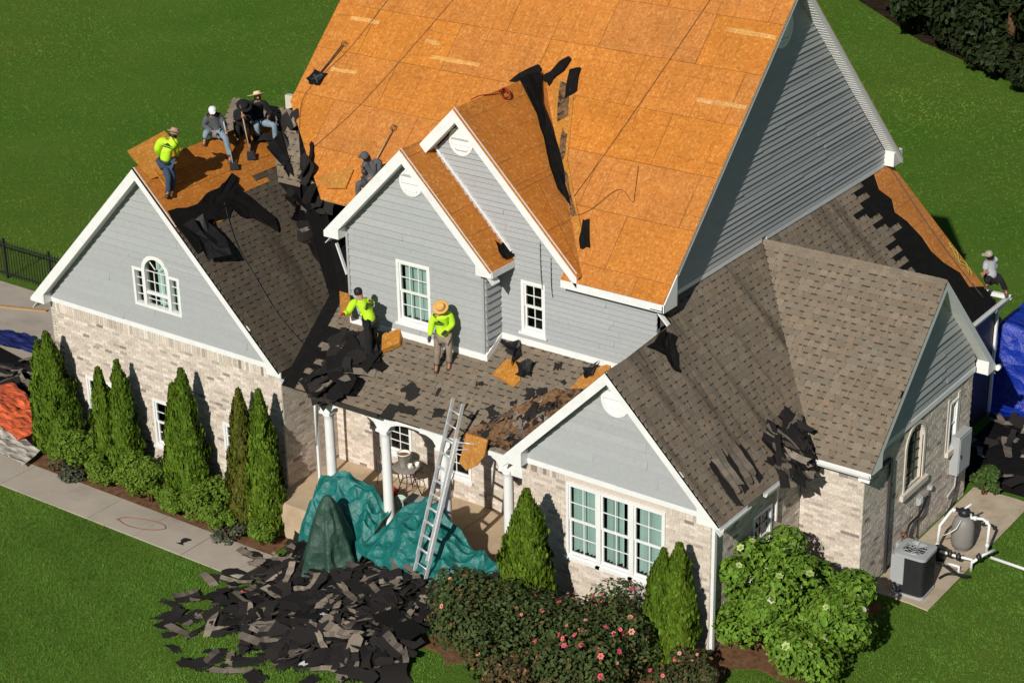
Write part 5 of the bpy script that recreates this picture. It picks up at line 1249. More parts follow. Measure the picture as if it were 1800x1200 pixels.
# tarps left of the house
drape('tarp', [(-7.2, 2.7), (-4.2, 3.0), (-3.6, 3.9), (-7.0, 3.5)], lambda x, y: .12, 'tarp_navy', 'navy blue tarp strip folded across the driveway', fold=.12, fs=2.2, seed=12., n=30)
drape('tarp', [(-3.9, -.2), (-.75, -.95), (-1.0, .35), (-3.6, 1.3)], lambda x, y: .15, 'tarp_orange', 'crumpled orange tarp beside the leftmost evergreens', fold=.16, fs=2.4, seed=14., n=36)
drape('tarp', [(-3.2, -1.25), (.25, -1.75), (.0, -.95), (-3.3, -.15)], lambda x, y: .08, 'tarp_beige', 'beige drop cloth crumpled at the end of the walk', fold=.13, fs=2.6, seed=17., n=36, cat='cloth')
m = MB(); m.box(-1.3, 1.3, -.07, .07, 0, .04); o = m.build('plank', 'wood_handle', None, (-8.1, 5.0, -.775)); o.rotation_euler = (0, 0, .35); tag(o, 'long bare wooden plank lying on the driveway', 'plank')
# ------------------------------------------------------------------ ladder
lad = empty('ladder', (12.62, -1.75, .1), 'aluminium extension ladder leaning on the porch eave', 'ladder')
top = Vector((.32, 1.25, 3.9)); xd = Vector((.42, -.14, 0)).normalized()
for nm, w, k0, k1, off in (('base_section', .42, 0, .82, 0.), ('fly_section', .36, .16, 1.0, -.05)):
    nrm = top.cross(xd).normalized(); m = MB()
    for s in (-1, 1):
        a = top*k0+xd*s*w/2+nrm*off; b = top*k1+xd*s*w/2+nrm*off
        m.bar(a, b, .028, .075, up=nrm)
    sec = m.build(nm, 'aluminium', lad)
    nr = int((k1-k0)*top.length/.305)
    for k in range(nr):
        p = top*(k0+(k+.5)*.305/top.length)+nrm*off; m = MB(); m.tube([p-xd*w/2, p+xd*w/2], .017, 8); m.build('rung', 'aluminium', sec)
m = MB()
for s in (-1, 1): m.box(-.04, .04, -.05, .05, 0, .03); m.v[-8:] = [tuple(Vector(v)+xd*s*.21) for v in m.v[-8:]]
m.build('foot', 'black_plastic', lad)
m = MB(); p = top*.80; m.tube([p+xd*.2, p+xd*.62+Vector((0, .25, .02)), p+xd*.6+Vector((0, .28, -.12)), top*.76+xd*.2], .014, 6); m.build('stand_off', 'aluminium', lad)
# ------------------------------------------------------------------ porch furniture
mat_plain('tank_grey2', (.21, .19, .165), .7, .2, 14)
tb = empty('bistro_table', (9.98, 1.30, .12), 'small round metal table on the porch', 'table')
m = MB(); m.lathe((0, 0, .70), [(.0, 0), (.36, 0), (.37, .015), (.36, .03), (0, .03)], 28, cap=False); m.build('table_top', 'tank_grey2', tb)
for k in range(4):
    a = k*1.571+.4; c, s = math.cos(a), math.sin(a); m = MB(); m.tube([(.3*c, .3*s, 0), (.2*c, .2*s, .25), (.13*c, .13*s, .45), (.24*c, .24*s, .7)], .012, 6); m.build('leg', 'steel_dark', tb)
m = MB(); m.tube([(.17*math.cos(t*.524), .17*math.sin(t*.524), .36) for t in range(13)], .009, 6); m.build('ring', 'steel_dark', tb)
mat_plain('clay', (.24, .10, .055), .9, .2, 8); mat_plain('ceramic', (.78, .74, .66), .5, .06, 5)
pt = empty('planter', (9.88, 1.28, .85), 'large cream planter with dark soil on the bistro table', 'planter')
m = MB(); m.lathe((0, 0, 0), [(.11, 0), (.15, .30), (.165, .30), (.165, .32), (.14, .32), (.135, .26)], 24); m.build('pot', 'ceramic', pt); m = MB(); m.lathe((0, 0, .265), [(.134, 0), (.1, .012), (.0, .015)], 20); m.build('earth', 'clay', pt)
for k, (dx, dy, lab) in enumerate(((.17, -.05, 'small cream cup beside the large planter'), (.26, .1, 'small cream cup at the right edge of the bistro table'))):
    c = empty('cup', (9.92+dx, 1.28+dy, .85), lab, 'cup'); m = MB(); m.lathe((0, 0, 0), [(.04, 0), (.055, .11), (.048, .11), (.038, .01)], 16); m.build('body', 'ceramic', c); m = MB(); m.tube([(.05, 0, .09), (.09, 0, .08), (.085, 0, .04), (.045, 0, .03)], .008, 6); m.build('handle', 'ceramic', c)
def chair(x, y, rz, lab):
    c = empty('metal_chair', (x, y, .12), lab, 'chair', rz=rz); m = MB(); m.lathe((0, 0, .42), [(0, 0), (.21, 0), (.21, .02), (0, .02)], 20, cap=False); m.build('seat', 'steel_dark', c)
    m = MB(); m.tube([(-.18, .17, .42), (-.17, .22, .75), (0, .24, .85), (.17, .22, .75), (.18, .17, .42)], .012, 6); m.tube([(0, .2, .43), (0, .24, .84)], .01, 6); m.build('backrest', 'steel_dark', c)
    for sx in (-1, 1):
        for sy in (-1, 1): m = MB(); m.tube([(sx*.15, sy*.14, .42), (sx*.19, sy*.18, 0)], .011, 6); m.build('leg', 'steel_dark', c)
chair(10.75, 1.45, -1.2, 'dark metal bistro chair right of the porch table'); chair(9.25, 1.45, 1.4, 'dark metal bistro chair at the left end of the porch')
mat_plain('red_plastic', (.55, .02, .02), .4, .1); mat_plain('mint', (.36, .55, .42), .6, .1); mat_plain('stone_grey', (.33, .34, .33), .85, .1)
rb = empty('gas_can', (9.85, .85, .12), 'red plastic can on the porch floor beside the second column', 'can', rz=.5)
m = MB(); m.prism([(-.14, -.1, 0), (.14, -.1, 0), (.14, -.1, .22), (.05, -.1, .3), (-.14, -.1, .3)], (0, .2, 0)); m.build('body', 'red_plastic', rb); m = MB(); m.tube([(-.08, 0, .3), (-.08, 0, .36), (.06, 0, .36), (.06, 0, .29)], .02, 8); m.build('handle', 'red_plastic', rb); m = MB(); m.tube([(.1, 0, .26), (.22, 0, .36)], [.03, .012], 8); m.build('spout', 'black_plastic', rb)
wb = empty('wall_plaque', (10.25, .72, .12), 'round mint green plaque leaning against a grey box on the porch', 'plaque')
m = MB(); m.lathe((0, 0, 0), [(0, 0), (.16, 0), (.17, .02), (.15, .03), (.13, .022), (0, .022)], 28, cap=False); o = m.build('disc', 'mint', wb); o.rotation_euler = (R(75), 0, .3); o.location = (0, -.05, .18)
m = MB(); m.tube([(.09*math.cos(t*.4), .09*math.sin(t*.4), .03) for t in range(13)], .008, 5); o2 = m.build('emblem', 'ceramic', wb); o2.rotation_euler = (R(75), 0, .3); o2.location = (0, -.05, .18)
bx_ = empty('storage_box', (10.7, .75, .12), 'low grey box on the porch floor behind the ladder', 'box'); m = MB(); m.box(-.32, .32, -.2, .2, 0, .26); m.build('body', 'stone_grey', bx_); m = MB(); m.box(-.34, .34, -.22, .22, .26, .30); m.build('lid', 'stone_grey', bx_)
cn = empty('soil_sack', (13.55, .2, .12), 'grey can standing on the porch floor near the right column', 'can'); m = MB(); m.lathe((0, 0, 0), [(.08, 0), (.085, .02), (.085, .26), (.07, .28)], 18); m.build('body', 'stone_grey', cn); m = MB(); m.lathe((0, 0, .28), [(.072, 0), (.072, .02), (.03, .03), (.0, .03)], 18, cap=False); m.build('lid', 'steel_dark', cn); cn.name = 'paint_can'
# ------------------------------------------------------------------ air conditioner, pool filter, wall equipment
mat_plain('ac_grey', (.36, .37, .37), .5, .05, 5); mat_plain('ac_grille', (.020, .020, .022), .6, .2, 20); mat_plain('tank_grey', (.22, .205, .19), .55, .06, 3)
ac = empty('air_conditioner', (21.2, 4.05, .03), 'square grey air conditioner with dark louvred sides on the concrete pad', 'air conditioner', rz=.04)
def rr(w, r_, n=5): return [(sx*(w-r_)+r_*math.cos(a), sy*(w-r_)+r_*math.sin(a)) for sx, sy, a0 in ((1, 1, 0), (-1, 1, 90), (-1, -1, 180), (1, -1, 270)) for a in [R(a0+90*k/n) for k in range(n+1)]]
def rprism(pts, z0, z1, mat, name, par): m = MB(); m.prism([(x, y, z0) for x, y in pts], (0, 0, z1-z0)); return m.build(name, mat, par)
rprism(rr(.42, .12), 0, .06, 'ac_grey', 'base', ac); rprism(rr(.39, .12), .06, 1.02, 'ac_grille', 'coil', ac)
for k in range(24):
    m = MB(); P = rr(.405, .12); z = .09+k*.039
    for (a, b), (c, d) in zip(P, P[1:]+P[:1]): m.hexa([(p[0]*q, p[1]*q, zz) for p in ((a, b), (c, d)) for q in (.985, 1) for zz in (z, z+.014)])
    m.build('louvre', 'ac_grille', ac)
m = MB(); P = rr(.42, .13, 8); n = len(P); H = [(.31*math.cos(2*math.pi*k/n), .31*math.sin(2*math.pi*k/n)) for k in range(n)]
for i in range(n):
    j = (i+1) % n; a, b = P[i], P[j]; k0 = (i-0); c, d = H[i], H[j]
    aa = math.atan2(a[1], a[0]); ab = math.atan2(b[1], b[0]); c = (.32*math.cos(aa), .32*math.sin(aa)); d = (.32*math.cos(ab), .32*math.sin(ab))
    m.face([(*a, 1.02), (*b, 1.02), (*b, 1.09), (*a, 1.09)]); m.face([(*a, 1.09), (*b, 1.09), (*d, 1.11), (*c, 1.11)]); m.face([(*c, 1.11), (*d, 1.11), (*d, .98), (*c, .98)])
m.build('top_cover', 'ac_grey', ac)
m = MB(); m.lathe((0, 0, .9), [(0, 0), (.33, 0)], 24, cap=False); m.build('fan_well', 'ac_grille', ac)
for k in range(3):
    a = k*2.094; m = MB(); c, s = math.cos(a), math.sin(a); m.face([(.05*c-.04*s, .05*s+.04*c, .95), (.28*c-.12*s, .28*s+.12*c, .97), (.29*c+.06*s, .29*s-.06*c, 1.0), (.05*c+.04*s, .05*s-.04*c, .99)]); m.build('fan_blade', 'steel_dark', ac)
m = MB()
for q in (.08, .16, .24, .31): m.tube([(q*math.cos(t*.2618), q*math.sin(t*.2618), 1.115) for t in range(25)], .005, 4)
for k in range(8): a = k*.785; m.tube([(0.02*math.cos(a), .02*math.sin(a), 1.115), (.32*math.cos(a), .32*math.sin(a), 1.115)], .005, 4)
m.build('fan_guard', 'aluminium', ac)
m = MB(); m.box(-.43, -.10, -.432, -.40, .30, 1.04); m.box(-.432, -.40, -.40, -.1, .30, 1.04); m.build('service_panel', 'ac_grey', ac)
m = MB(); m.box(-.36, -.2, -.436, -.41, .10, .28); m.build('valve_cover', 'tank_grey', ac)
ac.scale = (.86, .86, .88)
tk = empty('filter_tank', (21.35, 6.15, .03), 'round grey pool filter tank with white pipes on the pad', 'filter tank')
m = MB(); m.lathe((0, 0, .0), [(.17, 0), (.17, .06), (.23, .10), (.265, .22), (.27, .5), (.26, .68), (.21, .84), (.12, .92), (0, .94)], 28, cap=False); m.build('tank', 'tank_grey', tk)
m = MB(); m.lathe((0, 0, .93), [(.13, 0), (.15, .04), (.13, .14), (.06, .18), (0, .18)], 18, cap=False); m.tube([(-.22, 0, 1.02), (.22, 0, 1.02)], .05, 10); m.build('valve', 'black_plastic', tk)
m = MB(); m.tube([(0, .0, 1.1), (.12, .1, 1.22)], .025, 8); m.build('valve_handle', 'pvc_white', tk)
m = MB(); m.tube([(-.2, 0, 1.02), (-.28, -.12, 1.0), (-.40, -.42, .72), (-.42, -.46, .1)], .036, 10); m.build('pipe', 'pvc_white', tk)
m = MB(); m.tube([(.18, -.03, 1.02), (.22, -.12, .98), (.45, .03, .95), (.52, .05, .90), (.62, .02, .85), (.62, -.02, .0)], .036, 10); m.build('pipe', 'pvc_white', tk)
for p in ((-.24, -.05, 1.01), (-.41, -.45, .2), (.3, -.07, .97), (.55, .05, .88), (.62, 0, .3)):
    m = MB(); m.lathe(p, [(.03, -.05), (.048, -.04), (.048, .04), (.03, .05)], 12); m.build('pipe_joint', 'pvc_white', tk)
m = MB(); m.tube([(.05, -.25, .93), (.0, -.42, .75), (-.15, -.45, .6), (-.35, -.45, .45)], .012, 6); m.build('hose', 'ceramic', tk)
tk.scale = (.92, .92, .9)
mf = empty('valve_manifold', (21.75, 5.35, .03), 'white pipe manifold with black valves at the pad edge', 'pipes')
m = MB(); m.tube([(-.55, .0, .28), (-.2, .0, .28), (.15, .05, .28), (.15, .05, .0)], .033, 10); m.build('pipe', 'pvc_white', mf)
m = MB(); m.tube([(-.3, -.12, .12), (-.05, -.12, .12), (-.05, -.14, -.05)], .033, 10); m.build('pipe', 'pvc_white', mf)
m = MB(); m.tube([(.15, .05, .2), (.3, .3, .32), (.42, .6, .34)], .033, 10); m.build('pipe', 'pvc_white', mf)
for p in ((-.32, 0, .28), (-.12, -.02, .28), (.24, .2, .28)): m = MB(); m.lathe(p, [(.02, -.06), (.06, -.05), (.06, .05), (.03, .06), (.03, .1), (.0, .1)], 12, cap=False); m.build('valve', 'black_plastic', mf)
pm = empty('pool_pump', (20.95, 5.45, .03), 'black pool pump lying between the air conditioner and the tank', 'pump', rz=.3)
m = MB(); m.tube([(-.3, 0, .16), (-.28, 0, .16), (.05, 0, .16)], [.08, .12, .13], 16); m.build('motor', 'black_plastic', pm); m = MB(); m.lathe((.18, 0, 0), [(.1, 0), (.14, .05), (.14, .26), (.1, .3), (0, .31)], 18, cap=False); m.build('strainer', 'black_plastic', pm); m = MB(); m.box(-.25, .3, -.12, .12, 0, .03); m.build('base', 'black_plastic', pm)
m = MB(); m.tube([(22.1, 5.95, .16), (23.2, 6.0, .08), (26, 6.3, .06)], .035, 10); tag(m.build('drain_pipe', 'pvc_white'), 'white drain pipe running over the grass to the right border', 'pipe')
mat_plain('rope_dark', (.15, .075, .035), .9, .2, 9)
def cable(name, pts, r_, mat, label, cat='cable', group=None):
    q = [Vector(p) for p in pts]; out = []
    for i in range(len(q)-1):
        p0, p1, p2, p3 = q[max(i-1, 0)], q[i], q[i+1], q[min(i+2, len(q)-1)]
        for s in range(5):
            t = s/5; out.append(.5*((2*p1)+(p2-p0)*t+(2*p0-5*p1+4*p2-p3)*t*t+(3*p1-p0-3*p2+p3)*t**3))
    out.append(q[-1]); m = MB(); m.tube(out, r_, 6); return tag(m.build(name, mat), label, cat, group)
cable('hose', [(21.55, 4.6, .5), (21.9, 4.75, .25), (22.0, 5.1, .08), (21.6, 5.0, .06), (21.5, 4.7, .07)], .03, 'black_plastic', 'black corrugated hose looped beside the air conditioner', 'hose')
cable('hose', [(20.4, 6.35, .95), (20.46, 5.9, .75), (20.46, 5.35, .7), (20.5, 5.1, .3), (20.6, 5.2, .1)], .025, 'black_plastic', 'black flexible conduit arching along the brick side wall', 'conduit')
eb = empty('electrical_panel', (20.36, 7.85, .95), 'tall grey electrical panel box on the brick side wall', 'electrical box')
m = MB(); m.box(.0, .20, -.32, .32, 0, .95); m.build('case', 'ac_grey', eb); m = MB(); m.box(.202, .215, -.29, .29, .05, .90); m.build('door', 'ac_grey', eb); m = MB(); m.box(.216, .235, -.26, -.22, .42, .5); m.build('latch', 'steel_dark', eb)
m = MB(); m.tube([(.08, -.1, 0), (.08, -.12, -.35), (.06, -.3, -.45), (.06, -.45, -.5)], .022, 8); m.build('conduit', 'ac_grey', eb)
m = MB(); m.tube([(.08, .0, 0), (.07, -.02, -.5), (.06, -.2, -.85), (.1, -.6, -.9)], .018, 8); m.build('conduit', 'black_plastic', eb)
for x, y, z, s, lab in ((20.36, 5.95, 1.02, .09, 'small grey junction box below the arched window sill'), (20.36, 6.45, 1.12, .05, 'tiny white tap box on the side wall right of the junction box'), (20.36, 5.05, .35, .10, 'grey disconnect box low on the wall behind the air conditioner')):
    b = empty('junction_box', (x, y, z), lab, 'junction box'); m = MB(); m.box(0, .07, -s, s, -s, s); m.build('case', 'ac_grey', b); m = MB(); m.box(.072, .085, -s*.8, s*.8, -s*.8, s*.8); m.build('cover', 'pvc_white', b)
    m = MB(); m.tube([(.03, 0, -s), (.03, 0, -z+.1 if z > .9 and s > .06 else -s-.2)], .012, 6); m.build('conduit', 'steel_dark', b)
bush('dry_vine', 20.55, 5.15, .22, .75, 350, .04, (.14, .07, .05), 'dry reddish vine against the wall behind the air conditioner', 'vine', None, 57, dead=.6)
# ------------------------------------------------------------------ tools, ropes, cords
def shovel(fr, u0, v0, u1, v1, lab, head=True):
    a, b = fr.p(u0, v0, .05), fr.p(u1, v1, .08); s = empty('roofing_shovel', a, lab, 'shovel', 'roofing shovels'); d = b-a; m = MB()
    m.tube([Vector(), d], .018, 8); m.build('handle', 'wood_handle' if not head else 'steel_dark', s)
    e = d.normalized(); x = e.cross(fr.n).normalized(); m = MB(); g = d
    m.tube([g, g+e*.05+x*.06, g+e*.13+x*.05, g+e*.13-x*.05, g+e*.05-x*.06, g], .012, 6); m.build('grip', 'steel_dark', s)
    m = MB(); m.prism([x*.12-e*.0, -x*.12-e*.0, -x*.14-e*.28, x*.14-e*.28], fr.n*.012); m.build('blade', 'steel_dark', s); return s
shovel(FM, 5.75, 3.45, 6.0, 4.2, 'black roofing shovel lying near the left edge of the bare roof')
felt_sheet(FM, [(5.45, 3.25), (5.55, 3.5), (5.95, 3.45), (5.85, 3.15), (5.6, 3.1)], 'small black felt wad under the shovel at the left roof edge', .03)
shovel(FM, 8.38, 1.4, 8.45, 2.4, 'roofing shovel with its handle pointing up beside the man behind the middle gable', False)
for pts, lab in (([(8.4, 5.95), (7.3, 3.0), (6.5, 1.55)], 'long straight dark rope running from the ridge to the left valley'), ([(6.6, 5.6), (6.2, 4.2), (5.6, 2.9), (5.9, 2.0)], 'thin dark rope near the left rake of the bare roof'), ([(14.72, 6.9), (14.25, 4.6), (13.9, 3.0), (13.6, 1.75), (13.65, 1.4)], 'thin dark cord drifting down the right half of the bare roof'),
                 ([(14.76, 2.8), (14.95, 2.2), (14.98, 2.0), (14.55, 2.2), (14.1, 1.6), (13.7, 1.35)], 'short looped cord low on the right of the bare roof')):
    cable('rope', [FM.p(u, v, .03) for u, v in pts], .0055, 'rope_dark', lab, 'rope', 'ropes on the bare roof')
cable('rope', [FL.p(u, v, .04) for u, v in ((1.4, 4.3), (.9, 3.2), (.75, 2.2), (.65, 1.2), (.75, .1))]+[(8.0, .6, 2.95), (8.05, .45, 2.2), (8.02, .42, 1.2)], .008, 'steel_dark', 'dark rope trailing down the left wing shingles and over the eave', 'rope')
cable('cord', [(4.0, -2.25, -.755), (4.1, -2.05, -.755), (4.6, -1.85, -.755), (5.1, -1.8, -.755), (5.25, -1.95, -.755), (4.9, -2.2, -.755), (4.4, -2.3, -.755), (4.05, -2.22, -.755)], .009, 'clay', 'thin reddish cord looped on the concrete walk', 'cord')
mat_plain('rope_yellow', (.30, .27, .05), .8, .3, 9)
for k in range(2):
    cable('safety_rope', [FP.p(12.05+.08*math.sin(2.3*i+k), 1.75-.22*i+.1*k, .06+.03*(i % 2)) for i in range(5)], .014, 'rope_yellow', ('yellow-green rope tangle below the worker on the far right', 'yellow-green rope, middle strand of the far right tangle', 'yellow-green rope, lowest strand of the far right tangle')[k], 'rope', 'ropes at the far right')
cable('rope', [FP.p(12.1, vt-.05, .04), FP.p(11.9, 2.6, .04), FP.p(11.85, 1.2, .04), FP.p(11.9, .3, .04)], .012, 'steel_dark', 'dark rope down the bare sheathing at the far right', 'rope')
cable('hanging_wire', [(13.45, YG-.04, 6.9), (13.47, YG-.05, 6.2), (13.5, YG-.04, 5.85)], .008, 'steel_dark', 'left thin wire hanging on the siding under the big gable rake', 'wire', 'wires under the rake')
cable('hanging_wire', [(13.72, YG-.04, 6.6), (13.73, YG-.05, 6.0), (13.76, YG-.04, 5.72)], .008, 'steel_dark', 'right thin wire hanging on the siding under the big gable rake', 'wire', 'wires under the rake')
# ------------------------------------------------------------------ fence on the far left
fe = empty('picket_fence', (-9.9, 6.6, -.8), 'black metal picket fence at the left border casting a striped shadow', 'fence')
for x in (-6, -4, -2, 0, 2, 4):
    m = MB(); m.box(x-.03, x+.03, -.03, .03, 0, 1.3); m.build('post', 'black_plastic', fe)
for z in (.15, 1.1): m = MB(); m.box(-6, 4, -.018, .018, z, z+.04); m.build('rail', 'black_plastic', fe)
for k in range(78):
    x = -5.87+k*.125
    if abs((x+6) % 2-1) < .94: m = MB(); m.box(x-.009, x+.009, -.009, .009, .06, 1.22); m.build('picket', 'black_plastic', fe)
felt_sheet(FAS, [(1.35, .15), (1.75, .05), (1.72, .45), (1.55, .38), (1.45, .55)], 'small torn dark felt at the lower end of the middle gable slope', .03, wav=.05)
mat_plain('rope_red', (.30, .03, .015), .8, .2, 9)
cable('rope_coil', [FGS.p(3.0+.13*math.cos(k*.7)*(1+.1*math.sin(k)), gv-.16+.11*math.sin(k*.7), .03+.004*k) for k in range(22)]+[FGS.p(2.7, gv-.05, .03), FGS.p(2.35, gv+.02, .03), FGS.p(2.0, gv+.02, .03)], .012, 'rope_red', 'red rope coil near the peak of the big front gable', 'rope')

# ------------------------------------------------------------------ people
mat_plain('skin', (.38, .19, .12), .6, .08, 9); mat_plain('neon', (.50, .82, .02), .75, .12, 5, bmp=.02); mat_plain('denim', (.045, .075, .13), .9, .25, 10, bmp=.02); mat_plain('denim_light', (.20, .27, .33), .9, .2, 10, bmp=.02)
mat_plain('grey_cloth', (.085, .09, .10), .9, .2, 8, bmp=.02); mat_plain('black_cloth', (.010, .010, .011), .9, .2, 8, bmp=.02); mat_plain('tan_cloth', (.27, .205, .155), .9, .22, 9, bmp=.02); mat_plain('straw', (.68, .52, .27), .8, .12, 12); mat_plain('straw_orange', (.62, .36, .10), .8, .15, 12)
mat_plain('hat_tan', (.40, .26, .19), .8, .1, 9); mat_plain('hair', (.010, .008, .007), .6, .2); mat_plain('boot', (.09, .05, .03), .8, .2, 8); mat_plain('light_grey_cloth', (.38, .40, .42), .9, .12, 8, bmp=.02); mat_plain('camo', (.33, .29, .23), .9, .5, 26); mat_plain('white_cloth', (.7, .72, .72), .8, .05); mat_plain('belt', (.02, .035, .03), .7, .2); mat_plain('logo_dark', (.02, .05, .02), .8, .1); mat_plain('glove_dark', (.03, .035, .045), .8, .2); mat_plain('glove_red', (.5, .05, .03), .8, .1)
POSE = {
    'neon_ridge': {'head':[4.44,0.29,8.05],'neck':[4.44,0.21,7.95],'chest':[4.38,0.13,7.82],'pelvis':[4.32,0.08,7.45],'ls':[4.24,0.05,7.91],'le':[4.18,-0.02,7.73],'lh':[4.08,0.18,7.49],'rs':[4.52,0.25,7.89],'re':[4.46,0.31,7.66],'rh':[4.31,0.47,7.48],'lhip':[4.26,0.05,7.42],'lk':[4.38,0.07,7.09],'lf':[4.31,0.08,6.71],'lt':[4.37,-0.03,6.68],'rhip':[4.36,0.17,7.4],'rk':[4.35,0.23,7.04],'rf':[4.3,0.22,6.71],'rt':[4.37,0.12,6.67]},
    'hoodie': {'head':[3.74,2.27,7.93],'neck':[3.71,2.31,7.82],'chest':[3.7,2.33,7.67],'pelvis':[3.71,2.37,7.4],'ls':[3.57,2.23,7.75],'le':[3.5,2.18,7.57],'lh':[3.81,2.16,7.48],'rs':[3.83,2.42,7.74],'re':[3.93,2.43,7.58],'rh':[4.05,2.33,7.49],'lhip':[3.64,2.28,7.41],'lk':[3.72,2.01,7.5],'lf':[3.68,2.0,7.33],'lt':[3.75,1.88,7.23],'rhip':[3.79,2.4,7.39],'rk':[4.11,2.25,7.36],'rf':[4.16,2.29,6.91],'rt':[4.23,2.21,6.81]},
    'blackhat': {'head':[3.94,3.1,7.85],'neck':[3.86,3.14,7.74],'chest':[3.79,3.14,7.6],'pelvis':[3.72,3.21,7.29],'ls':[3.7,3.08,7.7],'le':[3.73,3.04,7.52],'lh':[4.0,2.98,7.67],'rs':[3.92,3.24,7.7],'re':[3.97,3.21,7.49],'rh':[4.04,3.02,7.64],'lhip':[3.69,3.13,7.29],'lk':[3.9,2.86,7.4],'lf':[3.88,2.9,7.13],'lt':[3.92,2.81,7.06],'rhip':[3.83,3.23,7.28],'rk':[4.09,2.99,7.35],'rf':[4.08,3.05,6.99],'rt':[4.17,2.97,6.88]},
    'straw': {'head':[3.86,3.68,7.94],'neck':[3.84,3.69,7.82],'chest':[3.8,3.7,7.63],'pelvis':[3.76,3.74,7.32],'ls':[3.7,3.62,7.78],'le':[3.74,3.56,7.52],'lh':[3.92,3.51,7.38],'rs':[3.94,3.8,7.78],'re':[4.05,3.91,7.5],'rh':[4.15,3.7,7.49],'lhip':[3.72,3.67,7.29],'lk':[3.99,3.43,7.34],'lf':[3.97,3.48,7.04],'lt':[4.02,3.38,6.96],'rhip':[3.86,3.77,7.29],'rk':[4.27,3.76,7.28],'rf':[4.24,3.8,6.82],'rt':[4.33,3.71,6.71]},
    'bend': {'head':[9.52,0.44,5.31],'neck':[9.57,0.44,5.18],'chest':[9.66,0.47,5.0],'pelvis':[9.75,0.54,4.65],'ls':[9.47,0.3,5.11],'le':[9.43,0.17,4.92],'lh':[9.44,-0.0,4.96],'rs':[9.71,0.63,5.06],'re':[9.54,0.69,4.79],'rh':[9.42,0.54,4.72],'lhip':[9.71,0.44,4.65],'lk':[9.76,0.42,4.29],'lf':[9.74,0.47,3.82],'lt':[9.77,0.36,3.77],'rhip':[9.78,0.65,4.62],'rk':[9.68,0.61,4.26],'rf':[9.45,0.44,3.78],'rt':[9.49,0.34,3.73]},
    'stand': {'head':[11.61,0.65,5.35],'neck':[11.58,0.7,5.24],'chest':[11.55,0.73,5.01],'pelvis':[11.56,0.76,4.68],'ls':[11.44,0.65,5.16],'le':[11.37,0.6,4.92],'lh':[11.37,0.54,4.69],'rs':[11.69,0.84,5.17],'re':[11.74,0.87,4.94],'rh':[11.71,0.65,4.85],'lhip':[11.46,0.69,4.64],'lk':[11.48,0.65,4.35],'lf':[11.42,0.68,3.99],'lt':[11.48,0.56,3.89],'rhip':[11.64,0.82,4.64],'rk':[11.68,0.8,4.34],'rf':[11.63,0.85,4.03],'rt':[11.69,0.73,3.93]},
    'grey': {'head':[8.61,1.97,7.79],'neck':[8.63,2.05,7.69],'chest':[8.71,2.1,7.55],'pelvis':[8.63,2.04,7.19],'ls':[8.62,1.94,7.65],'le':[8.62,1.89,7.43],'lh':[8.66,1.79,7.57],'rs':[8.77,2.25,7.64],'re':[8.76,2.17,7.41],'rh':[8.75,2.01,7.36],'lhip':[8.58,1.95,7.18],'lk':[8.55,1.74,7.23],'lf':[8.48,1.81,6.8],'lt':[8.48,1.69,6.65],'rhip':[8.64,2.12,7.11],'rk':[8.58,1.95,7.01],'rf':[8.51,1.96,6.89],'rt':[8.51,1.83,6.74]},
    'right': {'head':[18.88,12.55,4.18],'neck':[18.9,12.59,4.05],'chest':[18.91,12.6,3.92],'pelvis':[18.96,12.63,3.63],'ls':[18.84,12.52,4.0],'le':[18.85,12.46,3.82],'lh':[18.88,12.33,3.79],'rs':[18.98,12.68,3.96],'re':[19.0,12.67,3.79],'rh':[18.89,12.4,3.79],'lhip':[18.93,12.58,3.61],'lk':[18.98,12.33,3.65],'lf':[18.95,12.44,3.52],'lt':[18.96,12.32,3.49],'rhip':[18.99,12.68,3.6],'rk':[19.16,12.72,3.56],'rf':[19.24,12.84,3.29],'rt':[19.31,12.77,3.19]},
}
BAKE = []
def skin_obj(name, joints, edges, root, mat, parent, sub=2):
    """joints: key -> (position, radius); grown into one smooth surface"""
    keys = list(joints); me = bpy.data.meshes.new(name); me.from_pydata([tuple(joints[k][0]) for k in keys], [(keys.index(a), keys.index(b)) for a, b in edges], [])
    o = bpy.data.objects.new(name, me); COL.objects.link(o); me.materials.append(MATS[mat])
    sk = o.modifiers.new('skin', 'SKIN'); sk.use_smooth_shade = True; sk.branch_smoothing = .6
    if not me.skin_vertices: me.skin_vertices.new() if hasattr(me.skin_vertices, 'new') else None
    for i, k in enumerate(keys):
        sv = me.skin_vertices[0].data[i]; rd = joints[k][1]; sv.radius = rd if isinstance(rd, tuple) else (rd, rd); sv.use_root = (k == root)
    ss = o.modifiers.new('sub', 'SUBSURF'); ss.levels = ss.render_levels = sub
    o.parent = parent; BAKE.append(o); return o
